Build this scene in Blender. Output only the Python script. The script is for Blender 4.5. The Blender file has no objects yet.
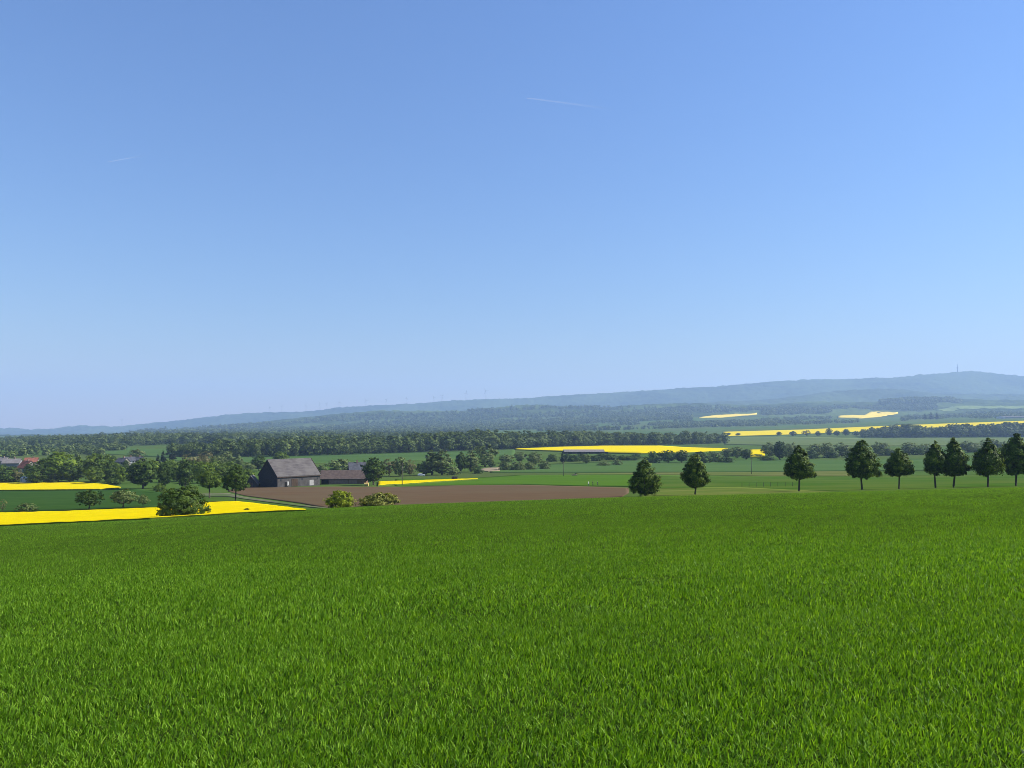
import bpy, math, random
import numpy as np
from mathutils import Vector, Matrix
from mathutils.bvhtree import BVHTree

R = math.radians
scene = bpy.context.scene
COL = scene.collection
rs = np.random.RandomState(7)

# ------------------------------------------------------------------ camera
F, HY, CX = 774.0, 430.0, 512.0          # focal length in pixels, row of the eye level, centre column
cam_d = bpy.data.cameras.new('camera')
cam = bpy.data.objects.new('camera', cam_d)
COL.objects.link(cam)
cam.location = (0, 0, 0)
cam.rotation_euler = (R(90), 0, 0)
cam_d.sensor_width = 36.0
cam_d.lens = 36.0 * F / 1024.0
cam_d.shift_y = (HY - 384.0) / 1024.0
cam_d.clip_start = 0.1
cam_d.clip_end = 60000.0
scene.camera = cam
EYE = 1.65                                # the camera is held 1.65 m above the field

# ------------------------------------------------------------------ helpers
def tag(o, label=None, cat=None, group=None, kind=None):
    if label: o['label'] = label
    if cat: o['category'] = cat
    if group: o['group'] = group
    if kind: o['kind'] = kind
    return o

def empty(name, loc, rz=0.0):
    o = bpy.data.objects.new(name, None)
    o.empty_display_size = 0.5
    COL.objects.link(o)
    o.location = loc
    o.rotation_euler = (0, 0, rz)
    return o

def link(name, me, parent=None, loc=None):
    o = bpy.data.objects.new(name, me)
    COL.objects.link(o)
    if parent is not None: o.parent = parent
    if loc is not None: o.location = loc
    return o

def np_mesh(name, verts, faces_list, mats=(), midx=None, tone=None, smooth=False):
    """verts (n,3); faces_list: list of int arrays (m,k), each of one polygon size."""
    me = bpy.data.meshes.new(name)
    verts = np.asarray(verts, dtype=np.float32)
    me.vertices.add(len(verts))
    me.vertices.foreach_set('co', verts.ravel())
    faces_list = [np.asarray(f, dtype=np.int32) for f in faces_list if len(f)]
    nl = sum(f.size for f in faces_list)
    nf = sum(len(f) for f in faces_list)
    me.loops.add(nl)
    me.polygons.add(nf)
    me.loops.foreach_set('vertex_index', np.concatenate([f.ravel() for f in faces_list]))
    tot = np.concatenate([np.full(len(f), f.shape[1], dtype=np.int32) for f in faces_list])
    start = np.concatenate([[0], np.cumsum(tot)[:-1]]).astype(np.int32)
    me.polygons.foreach_set('loop_start', start)
    me.polygons.foreach_set('loop_total', tot)
    for m in mats: me.materials.append(m)
    if midx is not None:
        me.polygons.foreach_set('material_index', np.asarray(midx, dtype=np.int32))
    me.polygons.foreach_set('use_smooth', np.full(nf, smooth, dtype=bool))
    if tone is not None:
        a = me.attributes.new('tone', 'FLOAT', 'POINT')
        a.data.foreach_set('value', np.asarray(tone, dtype=np.float32))
    me.update(calc_edges=True)
    me.validate()
    return me

def _hash(ix, iy, seed):
    h = (ix.astype(np.int64) * 374761393 + iy.astype(np.int64) * 668265263 + seed * 1442695041) & 0xFFFFFFFF
    h = ((h ^ (h >> 13)) * 1274126177) & 0xFFFFFFFF
    h = h ^ (h >> 16)
    return (h & 0xFFFF) / 65535.0

def vnoise(x, y, seed=0):
    x = np.asarray(x, dtype=np.float64); y = np.asarray(y, dtype=np.float64)
    ix = np.floor(x); iy = np.floor(y)
    fx = x - ix; fy = y - iy
    fx = fx * fx * (3 - 2 * fx); fy = fy * fy * (3 - 2 * fy)
    a = _hash(ix, iy, seed); b = _hash(ix + 1, iy, seed)
    c = _hash(ix, iy + 1, seed); d = _hash(ix + 1, iy + 1, seed)
    return a + (b - a) * fx + (c - a) * fy + (a - b - c + d) * fx * fy

class MB:
    """collects boxes, prisms and tubes, builds one mesh object"""
    def __init__(self): self.v = []; self.f = []; self.m = []
    def add(self, vs, fs, mi=0):
        n = len(self.v); self.v += [tuple(v) for v in vs]
        for f in fs: self.f.append(tuple(i + n for i in f)); self.m.append(mi)
    def box(self, x0, x1, y0, y1, z0, z1, mi=0):
        vs = [(x0,y0,z0),(x1,y0,z0),(x1,y1,z0),(x0,y1,z0),(x0,y0,z1),(x1,y0,z1),(x1,y1,z1),(x0,y1,z1)]
        self.add(vs, [(0,3,2,1),(4,5,6,7),(0,1,5,4),(1,2,6,5),(2,3,7,6),(3,0,4,7)], mi)
    def prism(self, pts, d, mi=0):
        """polygon pts (3D, planar) extruded by vector d"""
        n = len(pts); d = Vector(d)
        vs = [Vector(p) for p in pts] + [Vector(p) + d for p in pts]
        fs = [tuple(range(n - 1, -1, -1)), tuple(range(n, 2 * n))]
        for i in range(n): fs.append((i, (i + 1) % n, n + (i + 1) % n, n + i))
        self.add(vs, fs, mi)
    def tube(self, pts, rads, seg=8, mi=0, cap=True):
        pts = [Vector(p) for p in pts]; rings = []
        for i, p in enumerate(pts):
            a = pts[max(i - 1, 0)]; b = pts[min(i + 1, len(pts) - 1)]
            t = (b - a).normalized()
            u = t.cross(Vector((0, 0, 1)))
            if u.length < 1e-3: u = Vector((1, 0, 0))
            u.normalize(); w = t.cross(u)
            rings.append([p + (u * math.cos(2*math.pi*k/seg) + w * math.sin(2*math.pi*k/seg)) * rads[i] for k in range(seg)])
        vs = [q for r in rings for q in r]; fs = []
        for i in range(len(pts) - 1):
            for k in range(seg):
                k2 = (k + 1) % seg
                fs.append((i*seg + k, (i+1)*seg + k, (i+1)*seg + k2, i*seg + k2))
        if cap:
            fs.append(tuple(range(seg))); fs.append(tuple(range(len(vs) - 1, len(vs) - seg - 1, -1)))
        self.add(vs, fs, mi)
    def build(self, name, mats, parent=None, loc=None, smooth=False):
        me = bpy.data.meshes.new(name)
        me.from_pydata(self.v, [], self.f)
        if not isinstance(mats, (list, tuple)): mats = [mats]
        for m in mats: me.materials.append(m)
        me.polygons.foreach_set('material_index', self.m)
        if smooth: me.polygons.foreach_set('use_smooth', [True] * len(self.f))
        me.update()
        return link(name, me, parent, loc)

# ------------------------------------------------------------------ materials
def new_mat(name):
    m = bpy.data.materials.new(name); m.use_nodes = True
    nt = m.node_tree; nt.nodes.clear()
    out = nt.nodes.new('ShaderNodeOutputMaterial')
    return m, nt, out

def rgba(c): return (c[0], c[1], c[2], 1.0)

def noise_node(nt, scale, detail=4.0, rough=0.55, coord='pos', stretch=None):
    if coord == 'pos':
        g = nt.nodes.new('ShaderNodeNewGeometry'); src = g.outputs['Position']
    else:
        g = nt.nodes.new('ShaderNodeTexCoord'); src = g.outputs['Object']
    if stretch:
        mp = nt.nodes.new('ShaderNodeMapping'); mp.inputs['Scale'].default_value = stretch[0]
        mp.inputs['Rotation'].default_value = (0, 0, stretch[1])
        nt.links.new(src, mp.inputs['Vector']); src = mp.outputs['Vector']
    n = nt.nodes.new('ShaderNodeTexNoise')
    n.inputs['Scale'].default_value = scale
    n.inputs['Detail'].default_value = detail
    n.inputs['Roughness'].default_value = rough
    nt.links.new(src, n.inputs['Vector'])
    return n

def ramp(nt, fac, stops):
    r = nt.nodes.new('ShaderNodeValToRGB')
    els = r.color_ramp.elements
    while len(els) < len(stops): els.new(0.5)
    for e, (p, c) in zip(els, stops): e.position = p; e.color = rgba(c)
    nt.links.new(fac, r.inputs['Fac'])
    return r.outputs['Color']

def mixc(nt, fac, a, b, mode='MIX'):
    n = nt.nodes.new('ShaderNodeMix'); n.data_type = 'RGBA'; n.blend_type = mode
    for sock, v in ((n.inputs[0], fac), (n.inputs[6], a), (n.inputs[7], b)):
        if hasattr(v, 'is_linked'): nt.links.new(v, sock)
        elif isinstance(v, (int, float)): sock.default_value = v
        else: sock.default_value = rgba(v)
    return n.outputs[2]

def surf_mat(name, c1, c2, scale=0.3, big=None, rough=0.9, bump=0.0, bump_scale=None, detail=5.0, coord='pos', stretch=None, spec=0.0, lo=0.35, hi=0.65):
    """diffuse-like material: colour varies between c1 and c2 with noise, optionally (scale, colour, amount) patches"""
    m, nt, out = new_mat(name)
    p = nt.nodes.new('ShaderNodeBsdfPrincipled')
    p.inputs['Roughness'].default_value = rough
    p.inputs['Specular IOR Level'].default_value = spec
    n = noise_node(nt, scale, detail, coord=coord, stretch=stretch)
    col = ramp(nt, n.outputs['Fac'], [(lo, c1), (hi, c2)])
    if big:
        n2 = noise_node(nt, big[0], 3.0, coord=coord)
        f = ramp(nt, n2.outputs['Fac'], [(0.42, (0, 0, 0)), (0.6, (big[2],) * 3)])
        col = mixc(nt, f, col, big[1])
    nt.links.new(col, p.inputs['Base Color'])
    if bump:
        nb = noise_node(nt, bump_scale or scale * 3, 4.0, coord=coord, stretch=stretch)
        b = nt.nodes.new('ShaderNodeBump'); b.inputs['Strength'].default_value = 1.0
        b.inputs['Distance'].default_value = bump
        nt.links.new(nb.outputs['Fac'], b.inputs['Height'])
        nt.links.new(b.outputs['Normal'], p.inputs['Normal'])
    nt.links.new(p.outputs['BSDF'], out.inputs['Surface'])
    return m

def leaf_mat(name, dark, mid, light, transl=0.3, rough=0.6, spec=0.10, patch=None, tcol=None):
    """foliage: per-leaf tone attribute picks a leaf colour; part of the light passes through the leaf"""
    m, nt, out = new_mat(name)
    a = nt.nodes.new('ShaderNodeAttribute'); a.attribute_name = 'tone'
    col = ramp(nt, a.outputs['Fac'], [(0.0, dark), (0.5, mid), (1.0, light)])
    if patch:
        n = noise_node(nt, patch[0], 3.0)
        f = ramp(nt, n.outputs['Fac'], [(0.38, (0, 0, 0)), (0.64, (patch[2],) * 3)])
        col = mixc(nt, f, col, patch[1])
    p = nt.nodes.new('ShaderNodeBsdfPrincipled')
    p.inputs['Roughness'].default_value = rough
    p.inputs['Specular IOR Level'].default_value = spec
    nt.links.new(col, p.inputs['Base Color'])
    t = nt.nodes.new('ShaderNodeBsdfTranslucent')
    tc = mixc(nt, 1.0, col, tcol or (1.5, 1.45, 0.6), 'MULTIPLY')
    nt.links.new(tc, t.inputs['Color'])
    mx = nt.nodes.new('ShaderNodeMixShader'); mx.inputs[0].default_value = transl
    nt.links.new(p.outputs['BSDF'], mx.inputs[1]); nt.links.new(t.outputs['BSDF'], mx.inputs[2])
    nt.links.new(mx.outputs[0], out.inputs['Surface'])
    return m

M = {}
M['ground'] = surf_mat('meadow_ground', (0.038, 0.074, 0.013), (0.056, 0.096, 0.018), 0.012, big=(0.004, (0.0680, 0.0760, 0.0256), 0.5), bump=0.3, bump_scale=0.5)
M['hills'] = surf_mat('wooded_hill', (0.0160, 0.0288, 0.0064), (0.0384, 0.0600, 0.0128), 0.02, big=(0.0016, (0.0760, 0.1080, 0.0240), 0.8), bump=10.0, bump_scale=0.03, detail=6)
M['mountains'] = surf_mat('wooded_mountain', (0.0128, 0.0240, 0.0080), (0.0416, 0.0600, 0.0160), 0.010, big=(0.0011, (0.0680, 0.0960, 0.0280), 0.6), bump=14.0, bump_scale=0.02, detail=7)
M['wheat_under'] = surf_mat('wheat_gap_shade', (0.016, 0.028, 0.005), (0.036, 0.068, 0.006), 3.0, big=(0.05, (0.042, 0.078, 0.006), 0.5), bump=0.08, bump_scale=6.0)  # ground under the blades, coloured dark for the shade in the gaps
M['wheat'] = leaf_mat('wheat_leaf', (0.014, 0.044, 0.003), (0.092, 0.206, 0.008), (0.22, 0.36, 0.032), transl=0.42, rough=0.5, spec=0.10, patch=(0.10, (0.100, 0.185, 0.015), 0.3), tcol=(1.35, 1.35, 0.35))
M['rape'] = surf_mat('rapeseed_bloom', (0.5, 0.36, 0.001), (0.55, 0.44, 0.002), 0.7, big=(0.12, (0.42, 0.36, 0.003), 0.35), bump=0.25, bump_scale=2.5)
M['rape_stem'] = surf_mat('rapeseed_stems', (0.065, 0.11, 0.012), (0.13, 0.16, 0.02), 2.0)
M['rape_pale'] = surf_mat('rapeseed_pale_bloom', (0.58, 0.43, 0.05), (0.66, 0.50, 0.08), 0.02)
M['soil'] = surf_mat('ploughed_soil', (0.071, 0.0465, 0.0255), (0.101, 0.068, 0.0385), 0.45, big=(0.03, (0.0900, 0.0680, 0.0390), 0.6), bump=0.22, bump_scale=1.2, stretch=((0.12, 2.0, 1), R(6)))
M['green_dark'] = surf_mat('young_crop_dark', (0.02, 0.05, 0.009), (0.03, 0.064, 0.013), 0.15, bump=0.1, stretch=((0.2, 1.5, 1), R(4)))
M['green_teal'] = surf_mat('young_crop_bluish', (0.04, 0.08, 0.02), (0.056, 0.098, 0.026), 0.02, bump=0.1, stretch=((0.3, 2.0, 1), R(-3)))
M['green_bright'] = surf_mat('fresh_meadow', (0.042, 0.092, 0.007), (0.054, 0.11, 0.01), 0.05, bump=0.1, stretch=((0.3, 2.0, 1), R(2)))
M['green_mid'] = surf_mat('pasture', (0.031, 0.07, 0.007), (0.044, 0.088, 0.01), 0.06, big=(0.02, (0.07, 0.098, 0.018), 0.7), bump=0.15, bump_scale=1.0, stretch=((0.3, 1.6, 1), R(2)))
M['dry_meadow'] = surf_mat('dry_meadow', (0.070, 0.098, 0.016), (0.110, 0.122, 0.030), 0.12, big=(0.05, (0.045, 0.085, 0.010), 0.6), bump=0.1, stretch=((0.2, 1.4, 1), R(3)))
M['tan_field'] = surf_mat('stubble', (0.07, 0.092, 0.02), (0.098, 0.104, 0.03), 0.03, bump=0.1)
M['grey_field'] = surf_mat('greyish_field', (0.07, 0.098, 0.028), (0.088, 0.115, 0.036), 0.01)
M['pale_green'] = surf_mat('pale_far_field', (0.1200, 0.1600, 0.0480), (0.1520, 0.1920, 0.0640), 0.008)
M['track'] = surf_mat('dirt_track', (0.085, 0.085, 0.05), (0.12, 0.115, 0.075), 0.3, big=(0.15, (0.05, 0.09, 0.02), 0.8))
M['sand'] = surf_mat('sandy_soil', (0.1728, 0.1368, 0.0864), (0.2304, 0.1836, 0.1188), 0.3)
M['bark'] = surf_mat('bark', (0.055, 0.045, 0.034), (0.10, 0.082, 0.062), 6.0, bump=0.02, coord='obj', stretch=((4, 4, 1), 0))
# foliage kinds
M['row_leaf'] = leaf_mat('row_tree_leaf', (0.016, 0.032, 0.004), (0.062, 0.104, 0.009), (0.19, 0.245, 0.026), transl=0.10)
M['dark_leaf'] = leaf_mat('dark_leaf', (0.016, 0.034, 0.005), (0.038, 0.07, 0.008), (0.09, 0.135, 0.018), transl=0.2)
M['green_leaf'] = leaf_mat('green_leaf', (0.034, 0.062, 0.007), (0.07, 0.114, 0.012), (0.135, 0.185, 0.024), transl=0.28)
M['light_leaf'] = leaf_mat('light_leaf', (0.052, 0.09, 0.008), (0.098, 0.154, 0.012), (0.17, 0.23, 0.024), transl=0.3)
M['grey_leaf'] = leaf_mat('grey_green_leaf', (0.052, 0.076, 0.02), (0.105, 0.138, 0.038), (0.175, 0.21, 0.07), transl=0.22)
M['brown_leaf'] = leaf_mat('olive_brown_leaf', (0.075, 0.07, 0.026), (0.13, 0.122, 0.044), (0.19, 0.18, 0.07), transl=0.2)
M['conifer_leaf'] = leaf_mat('conifer_needles', (0.008, 0.018, 0.006), (0.015, 0.032, 0.010), (0.032, 0.055, 0.016), transl=0.1)
M['lime_leaf'] = leaf_mat('yellow_green_leaf', (0.085, 0.120, 0.006), (0.160, 0.205, 0.008), (0.235, 0.280, 0.015), transl=0.32)
M['blossom_leaf'] = leaf_mat('olive_bush_leaf', (0.055, 0.07, 0.01), (0.135, 0.15, 0.022), (0.28, 0.275, 0.07), transl=0.25)
M['forest_leaf'] = leaf_mat('forest_leaf', (0.028, 0.05, 0.01), (0.078, 0.112, 0.022), (0.15, 0.185, 0.048), transl=0.18)
# buildings and small things
M['stone'] = surf_mat('old_stone_wall', (0.05, 0.047, 0.043), (0.096, 0.089, 0.081), 0.7, big=(0.25, (0.066, 0.06, 0.054), 0.6), bump=0.05, bump_scale=3.0, coord='obj')
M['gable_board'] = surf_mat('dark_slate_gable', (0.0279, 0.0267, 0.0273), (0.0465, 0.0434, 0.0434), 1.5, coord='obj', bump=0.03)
M['old_roof'] = surf_mat('weathered_grey_tiles', (0.0630, 0.0564, 0.0528), (0.0990, 0.0900, 0.0840), 0.6, big=(0.2, (0.1200, 0.1110, 0.0990), 0.6), coord='obj', bump=0.05, bump_scale=5.0, stretch=((0.5, 2.0, 1), 0))
M['shed_roof'] = surf_mat('brown_shed_tiles', (0.068, 0.051, 0.043), (0.104, 0.079, 0.066), 0.8, coord='obj', bump=0.04, bump_scale=5.0)
M['brick'] = surf_mat('pale_brick', (0.1872, 0.1188, 0.0972), (0.2376, 0.1620, 0.1332), 1.2, coord='obj')
M['wood_dark'] = surf_mat('dark_timber', (0.045, 0.032, 0.022), (0.085, 0.060, 0.042), 1.0, coord='obj', stretch=((3, 3, 0.4), 0))
M['wood_brown'] = surf_mat('brown_timber', (0.13, 0.075, 0.045), (0.20, 0.120, 0.075), 1.0, coord='obj')
M['pole_wood'] = surf_mat('weathered_pole', (0.055, 0.048, 0.042), (0.095, 0.083, 0.072), 1.0, coord='obj')
M['white'] = surf_mat('white_paint', (0.4320, 0.4176, 0.3816), (0.5040, 0.4896, 0.4536), 1.0, coord='obj', rough=0.6)
M['pale_door'] = surf_mat('pale_door_boards', (0.27, 0.26, 0.24), (0.34, 0.325, 0.30), 1.0, coord='obj')
M['plaster'] = surf_mat('cream_plaster', (0.1872, 0.1692, 0.1368), (0.2448, 0.2232, 0.1872), 0.5, coord='obj')
M['grey_plaster'] = surf_mat('grey_plaster', (0.1440, 0.1404, 0.1368), (0.1944, 0.1908, 0.1872), 0.5, coord='obj')
M['red_tile'] = surf_mat('red_roof_tiles', (0.1440, 0.0540, 0.0360), (0.2160, 0.0864, 0.0590), 0.6, coord='obj', bump=0.03, bump_scale=5)
M['slate'] = surf_mat('slate_roof', (0.0504, 0.0518, 0.0576), (0.0828, 0.0850, 0.0922), 0.6, coord='obj')
M['pale_roof'] = surf_mat('pale_grey_roof', (0.1224, 0.1116, 0.1044), (0.1656, 0.1512, 0.1440), 0.6, coord='obj')
M['dark_gap'] = surf_mat('dark_interior', (0.012, 0.011, 0.010), (0.02, 0.018, 0.016), 1.0, coord='obj')
M['yellow_wrap'] = surf_mat('straw', (0.3960, 0.2880, 0.0864), (0.4680, 0.3600, 0.1296), 2.0, coord='obj')
M['bale_wrap'] = surf_mat('black_wrap', (0.02, 0.02, 0.02), (0.035, 0.035, 0.035), 2.0, coord='obj', rough=0.4)
def plain(name, c, rough=0.5, metal=0.0, spec=0.5):
    m, nt, out = new_mat(name)
    p = nt.nodes.new('ShaderNodeBsdfPrincipled')
    n = noise_node(nt, 3.0, coord='obj')
    col = ramp(nt, n.outputs['Fac'], [(0.3, tuple(x * 0.92 for x in c)), (0.7, c)])
    nt.links.new(col, p.inputs['Base Color'])
    p.inputs['Roughness'].default_value = rough; p.inputs['Metallic'].default_value = metal
    p.inputs['Specular IOR Level'].default_value = spec
    nt.links.new(p.outputs['BSDF'], out.inputs['Surface'])
    return m
M['glass'] = plain('window_glass', (0.03, 0.035, 0.04), 0.08)
M['car_paint'] = plain('white_car_paint', (0.80, 0.80, 0.80), 0.25)
M['tyre'] = plain('tyre_rubber', (0.02, 0.02, 0.02), 0.8)
M['rim'] = plain('wheel_rim', (0.5, 0.5, 0.52), 0.3, 0.9)
M['turbine'] = plain('turbine_grey', (0.25, 0.26, 0.28), 0.8, spec=0.1)
M['mast'] = plain('mast_concrete', (0.30, 0.30, 0.31), 0.8)
M['wire'] = plain('wire', (0.08, 0.08, 0.08), 0.5, 0.6)
M['ceramic'] = plain('insulator_ceramic', (0.16, 0.08, 0.05), 0.2)
M['skin'] = plain('skin', (0.50, 0.33, 0.25), 0.6)
M['cloth_white'] = plain('white_cloth', (0.75, 0.74, 0.70), 0.9)
M['cloth_dark'] = plain('dark_cloth', (0.025, 0.028, 0.035), 0.9)
M['cloth_blue'] = plain('blue_grey_cloth', (0.06, 0.07, 0.10), 0.9)
M['hair'] = plain('dark_hair', (0.03, 0.02, 0.015), 0.6)

# ------------------------------------------------------------------ terrain: one height field
# each line: distance from the hillside, then (column, row) pairs read as slopes seen from the hilltop
EDGE = [(-300, 545), (0, 525), (150, 518), (256, 511.5), (400, 504.5), (512, 500.5), (620, 497), (770, 493.5), (1024, 487), (1324, 479)]
SKY = [(-300, 426), (0, 428), (40, 430), (70, 426.5), (120, 426), (180, 420.5), (240, 413.5), (285, 411.5), (300, 411.5), (345, 408), (400, 404), (440, 402.5), (490, 398.5), (520, 399), (560, 396), (640, 391), (700, 387), (760, 382.5), (800, 380), (880, 378), (920, 375), (957, 371.5), (985, 372), (1024, 376), (1324, 384)]
BLUE = [(-300, 437), (0, 435.5), (120, 433), (240, 425), (400, 415), (500, 411), (600, 409), (700, 404), (760, 401), (800, 396), (822, 392.6), (844, 390.5), (887, 389.4), (920, 390.5), (940, 394), (964, 394), (997, 393), (1024, 394), (1324, 398)]
MID = [(-300, 438), (0, 437.5), (100, 435.5), (180, 431), (240, 424.5), (290, 420), (327, 416), (382, 412), (415, 412.5), (465, 411), (496, 409), (517, 407), (542, 404.5), (575, 407.5), (605, 407), (635, 405), (670, 402), (705, 402.5), (736, 404.5), (780, 404), (800, 402), (840, 404), (882, 401.5), (905, 399), (931, 397.5), (953, 399), (1000, 401), (1024, 400), (1324, 402)]
def shifted(a, d): return [(x, y + d) for x, y in a]
ROWS = [
    (130, EDGE),
    (180, [(-300, 528), (0, 515), (256, 504), (512, 495.5), (768, 489.5), (1024, 485), (1324, 479)]),
    (250, [(-300, 514), (0, 505), (256, 495), (512, 489), (768, 484.5), (1024, 481), (1324, 477)]),
    (350, [(-300, 496), (0, 492), (256, 487), (512, 483), (768, 479), (1024, 477), (1324, 474)]),
    (500, [(-300, 478), (0, 477), (256, 474), (512, 472), (768, 470), (1024, 469), (1324, 468)]),
    (700, [(-300, 464), (0, 463), (256, 460), (512, 459), (768, 458.5), (1024, 458), (1324, 458)]),
    (900, [(-300, 455), (0, 455), (256, 452), (512, 451), (768, 450.5), (1024, 450), (1324, 450)]),
    (1200, [(-300, 449), (0, 448), (256, 446), (512, 445.6), (768, 445), (1024, 445), (1324, 445)]),
    (1600, [(-300, 444), (0, 443), (256, 442), (512, 441.5), (768, 440.3), (1024, 440), (1324, 440)]),
    (2100, [(-300, 441), (0, 440), (256, 438.8), (512, 438), (723, 436.5), (780, 435), (870, 431.8), (940, 430), (1024, 428), (1324, 427)]),
    (2600, [(-300, 438.5), (0, 438.0), (256, 436), (512, 434), (723, 431.4), (800, 429.3), (870, 426.2), (940, 423.4), (1024, 420.4), (1324, 418)]),
    (3300, [(-300, 438), (0, 437.7), (256, 433.8), (512, 430), (720, 426), (800, 424), (870, 421.8), (940, 419.5), (1024, 417.5), (1324, 414)]),
    (4200, [(-300, 438), (0, 437.6), (256, 431.5), (512, 426), (700, 418.5), (800, 418.5), (900, 416.5), (1024, 413), (1324, 411)]),
    (5000, [(-300, 438), (0, 437.5), (120, 435), (240, 428.5), (500, 419), (700, 412.5), (840, 411), (940, 407), (1024, 405), (1324, 405)]),
    (6000, MID),
    (6800, shifted(MID, 2.5)),
    (7800, BLUE),
    (8600, shifted(BLUE, 2.0)),
    (9800, SKY),
    (10600, shifted(SKY, 8)),
    (13000, shifted(SKY, 26)),
    (20000, shifted(SKY, 30)),
]
CG = np.arange(-320, 1345, 8.0)
def _smooth(a, s):
    k = np.exp(-0.5 * (np.arange(-12, 13) / s) ** 2); k /= k.sum()
    return np.convolve(np.pad(a, 12, mode='edge'), k, 'valid')
def _line(pts, s): return _smooth(np.interp(CG, [p[0] for p in pts], [p[1] for p in pts]), s)
EDGE_R = _line(EDGE, 5.0)
SLOPE = (EDGE_R - HY) / F - EYE / 130.0          # the near hillside falls straight away from the camera
TY, TR = [], []
for y0 in (20, 45, 70, 100):
    TY.append(y0); TR.append(HY + F * (EYE / y0 + SLOPE))
for y0, pts in ROWS:
    TY.append(y0); TR.append(_line(pts, 5.0 if y0 < 5500 else 1.2))
TY = np.log(np.array(TY)); TR = np.array(TR)
def _pchip(x, y, xq):
    h = np.diff(x)[:, None]; d = np.diff(y, axis=0) / h
    m = np.zeros_like(y)
    same = d[:-1] * d[1:] > 0
    w1 = 2 * h[1:] + h[:-1]; w2 = h[1:] + 2 * h[:-1]
    with np.errstate(divide='ignore', invalid='ignore'):
        hm = (w1 + w2) / (w1 / d[:-1] + w2 / d[1:])
    m[1:-1] = np.where(same, hm, 0); m[0] = d[0]; m[-1] = d[-1]
    i = np.clip(np.searchsorted(x, xq, 'right') - 1, 0, len(x) - 2)
    hh = (x[i + 1] - x[i])[:, None]; t = ((xq - x[i])[:, None]) / hh
    return ((2*t**3 - 3*t**2 + 1) * y[i] + (t**3 - 2*t**2 + t) * hh * m[i] + (-2*t**3 + 3*t**2) * y[i+1] + (t**3 - t**2) * hh * m[i+1])
LQ = np.linspace(TY[0], TY[-1], 900)
TAB = _pchip(TY, TR, LQ)
def zf(X, Y):
    X = np.asarray(X, dtype=np.float64); Y = np.asarray(Y, dtype=np.float64)
    Ys = np.maximum(Y, 1.0)
    px = np.clip(CX + F * X / Ys, CG[0], CG[-1] - 1e-6)
    ci = (px - CG[0]) / 8.0; c0 = np.clip(np.floor(ci).astype(int), 0, len(CG) - 2); cf = ci - c0
    sl = SLOPE[c0] * (1 - cf) + SLOPE[c0 + 1] * cf
    near = -EYE - sl * np.clip(Y, -200, 1e9)
    li = (np.log(np.clip(Ys, 20.001, 19999)) - LQ[0]) / (LQ[1] - LQ[0])
    l0 = np.clip(np.floor(li).astype(int), 0, len(LQ) - 2); lf = li - l0
    row = ((TAB[l0, c0] * (1 - cf) + TAB[l0, c0 + 1] * cf) * (1 - lf) + (TAB[l0 + 1, c0] * (1 - cf) + TAB[l0 + 1, c0 + 1] * cf) * lf)
    far = (HY - row) * Ys / F
    return np.where(Y < 20.5, near, far)
def z1(x, y): return float(zf(np.array([x]), np.array([y]))[0])
YS = np.exp(np.linspace(math.log(3.0), math.log(9800), 6000))
def at(px, row):
    """ground point seen in direction (px, row) from the hilltop: first hit of the height field"""
    r = HY - F * zf(YS * (px - CX) / F, YS) / YS
    k = int(np.argmax(r <= row))
    if r[k] > row: k = len(YS) - 1
    if k > 0:
        t = (r[k-1] - row) / max(r[k-1] - r[k], 1e-9); y = YS[k-1] + (YS[k] - YS[k-1]) * min(max(t, 0), 1)
    else: y = YS[0]
    x = y * (px - CX) / F
    return Vector((x, y, z1(x, y)))

# polar grid, fine ahead of the hill, coarse behind
ang = np.concatenate([np.linspace(-math.pi, -R(46), 60)[:-1], np.linspace(-R(46), R(46), 1300), np.linspace(R(46), math.pi, 60)[1:]])
rad = np.concatenate([np.exp(np.linspace(math.log(1.5), math.log(4600), 330)), np.arange(4640, 8300, 34.0), np.arange(8300, 10700, 45.0), np.linspace(10800, 14500, 20)])
AA, RR = np.meshgrid(ang, rad)
GX = RR * np.sin(AA); GY = RR * np.cos(AA)
GZ = zf(GX, GY)
wood = np.clip((RR - 4700) / 600, 0, 1)
can = vnoise(GX / 38, GY / 38, 3) * 15 + vnoise(GX / 90, GY / 90, 4) * 15 + vnoise(GX / 420, GY / 420, 5) * 26 - 30
GZ = GZ + wood * can
NA = len(ang)
def ring_part(name, i0, i1, mat, centre=False):
    n = i1 - i0 + 1
    v = np.stack([GX[i0:i1+1], GY[i0:i1+1], GZ[i0:i1+1]], -1).reshape(-1, 3)
    i, j = np.meshgrid(np.arange(n - 1), np.arange(NA - 1), indexing='ij')
    a = (i * NA + j).ravel()
    q = np.stack([a, a + 1, a + NA + 1, a + NA], -1)[:, ::-1]
    fl = [q]
    if centre:
        v = np.vstack([v, [[0, 0, -EYE]]]); c = len(v) - 1
        jj = np.arange(NA - 1)
        fl.append(np.stack([jj + 1, jj, np.full(NA - 1, c)], -1)[:, ::-1])
    me = np_mesh(name, v, fl, [mat], smooth=True)
    return link(name, me)
k1 = int(np.argmax(rad >= 4600)); k2 = int(np.argmax(rad >= 7300))
ground = tag(ring_part('ground', 0, k1, M['ground'], True), 'green valley floor of meadows and farmland between hillside and hills', 'ground', kind='structure')
hills = tag(ring_part('hills', k1, k2, M['hills']), 'hazy wooded green hills rising behind the valley', 'hills', kind='structure')
mount = tag(ring_part('mountains', k2, len(rad) - 1, M['mountains']), 'pale blue wooded mountain ridge along the horizon', 'mountains', kind='structure')
gm = ground.data
GV = np.empty(len(gm.vertices) * 3, dtype=np.float32); gm.vertices.foreach_get('co', GV); GV = GV.reshape(-1, 3)
BVHS = []
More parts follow.
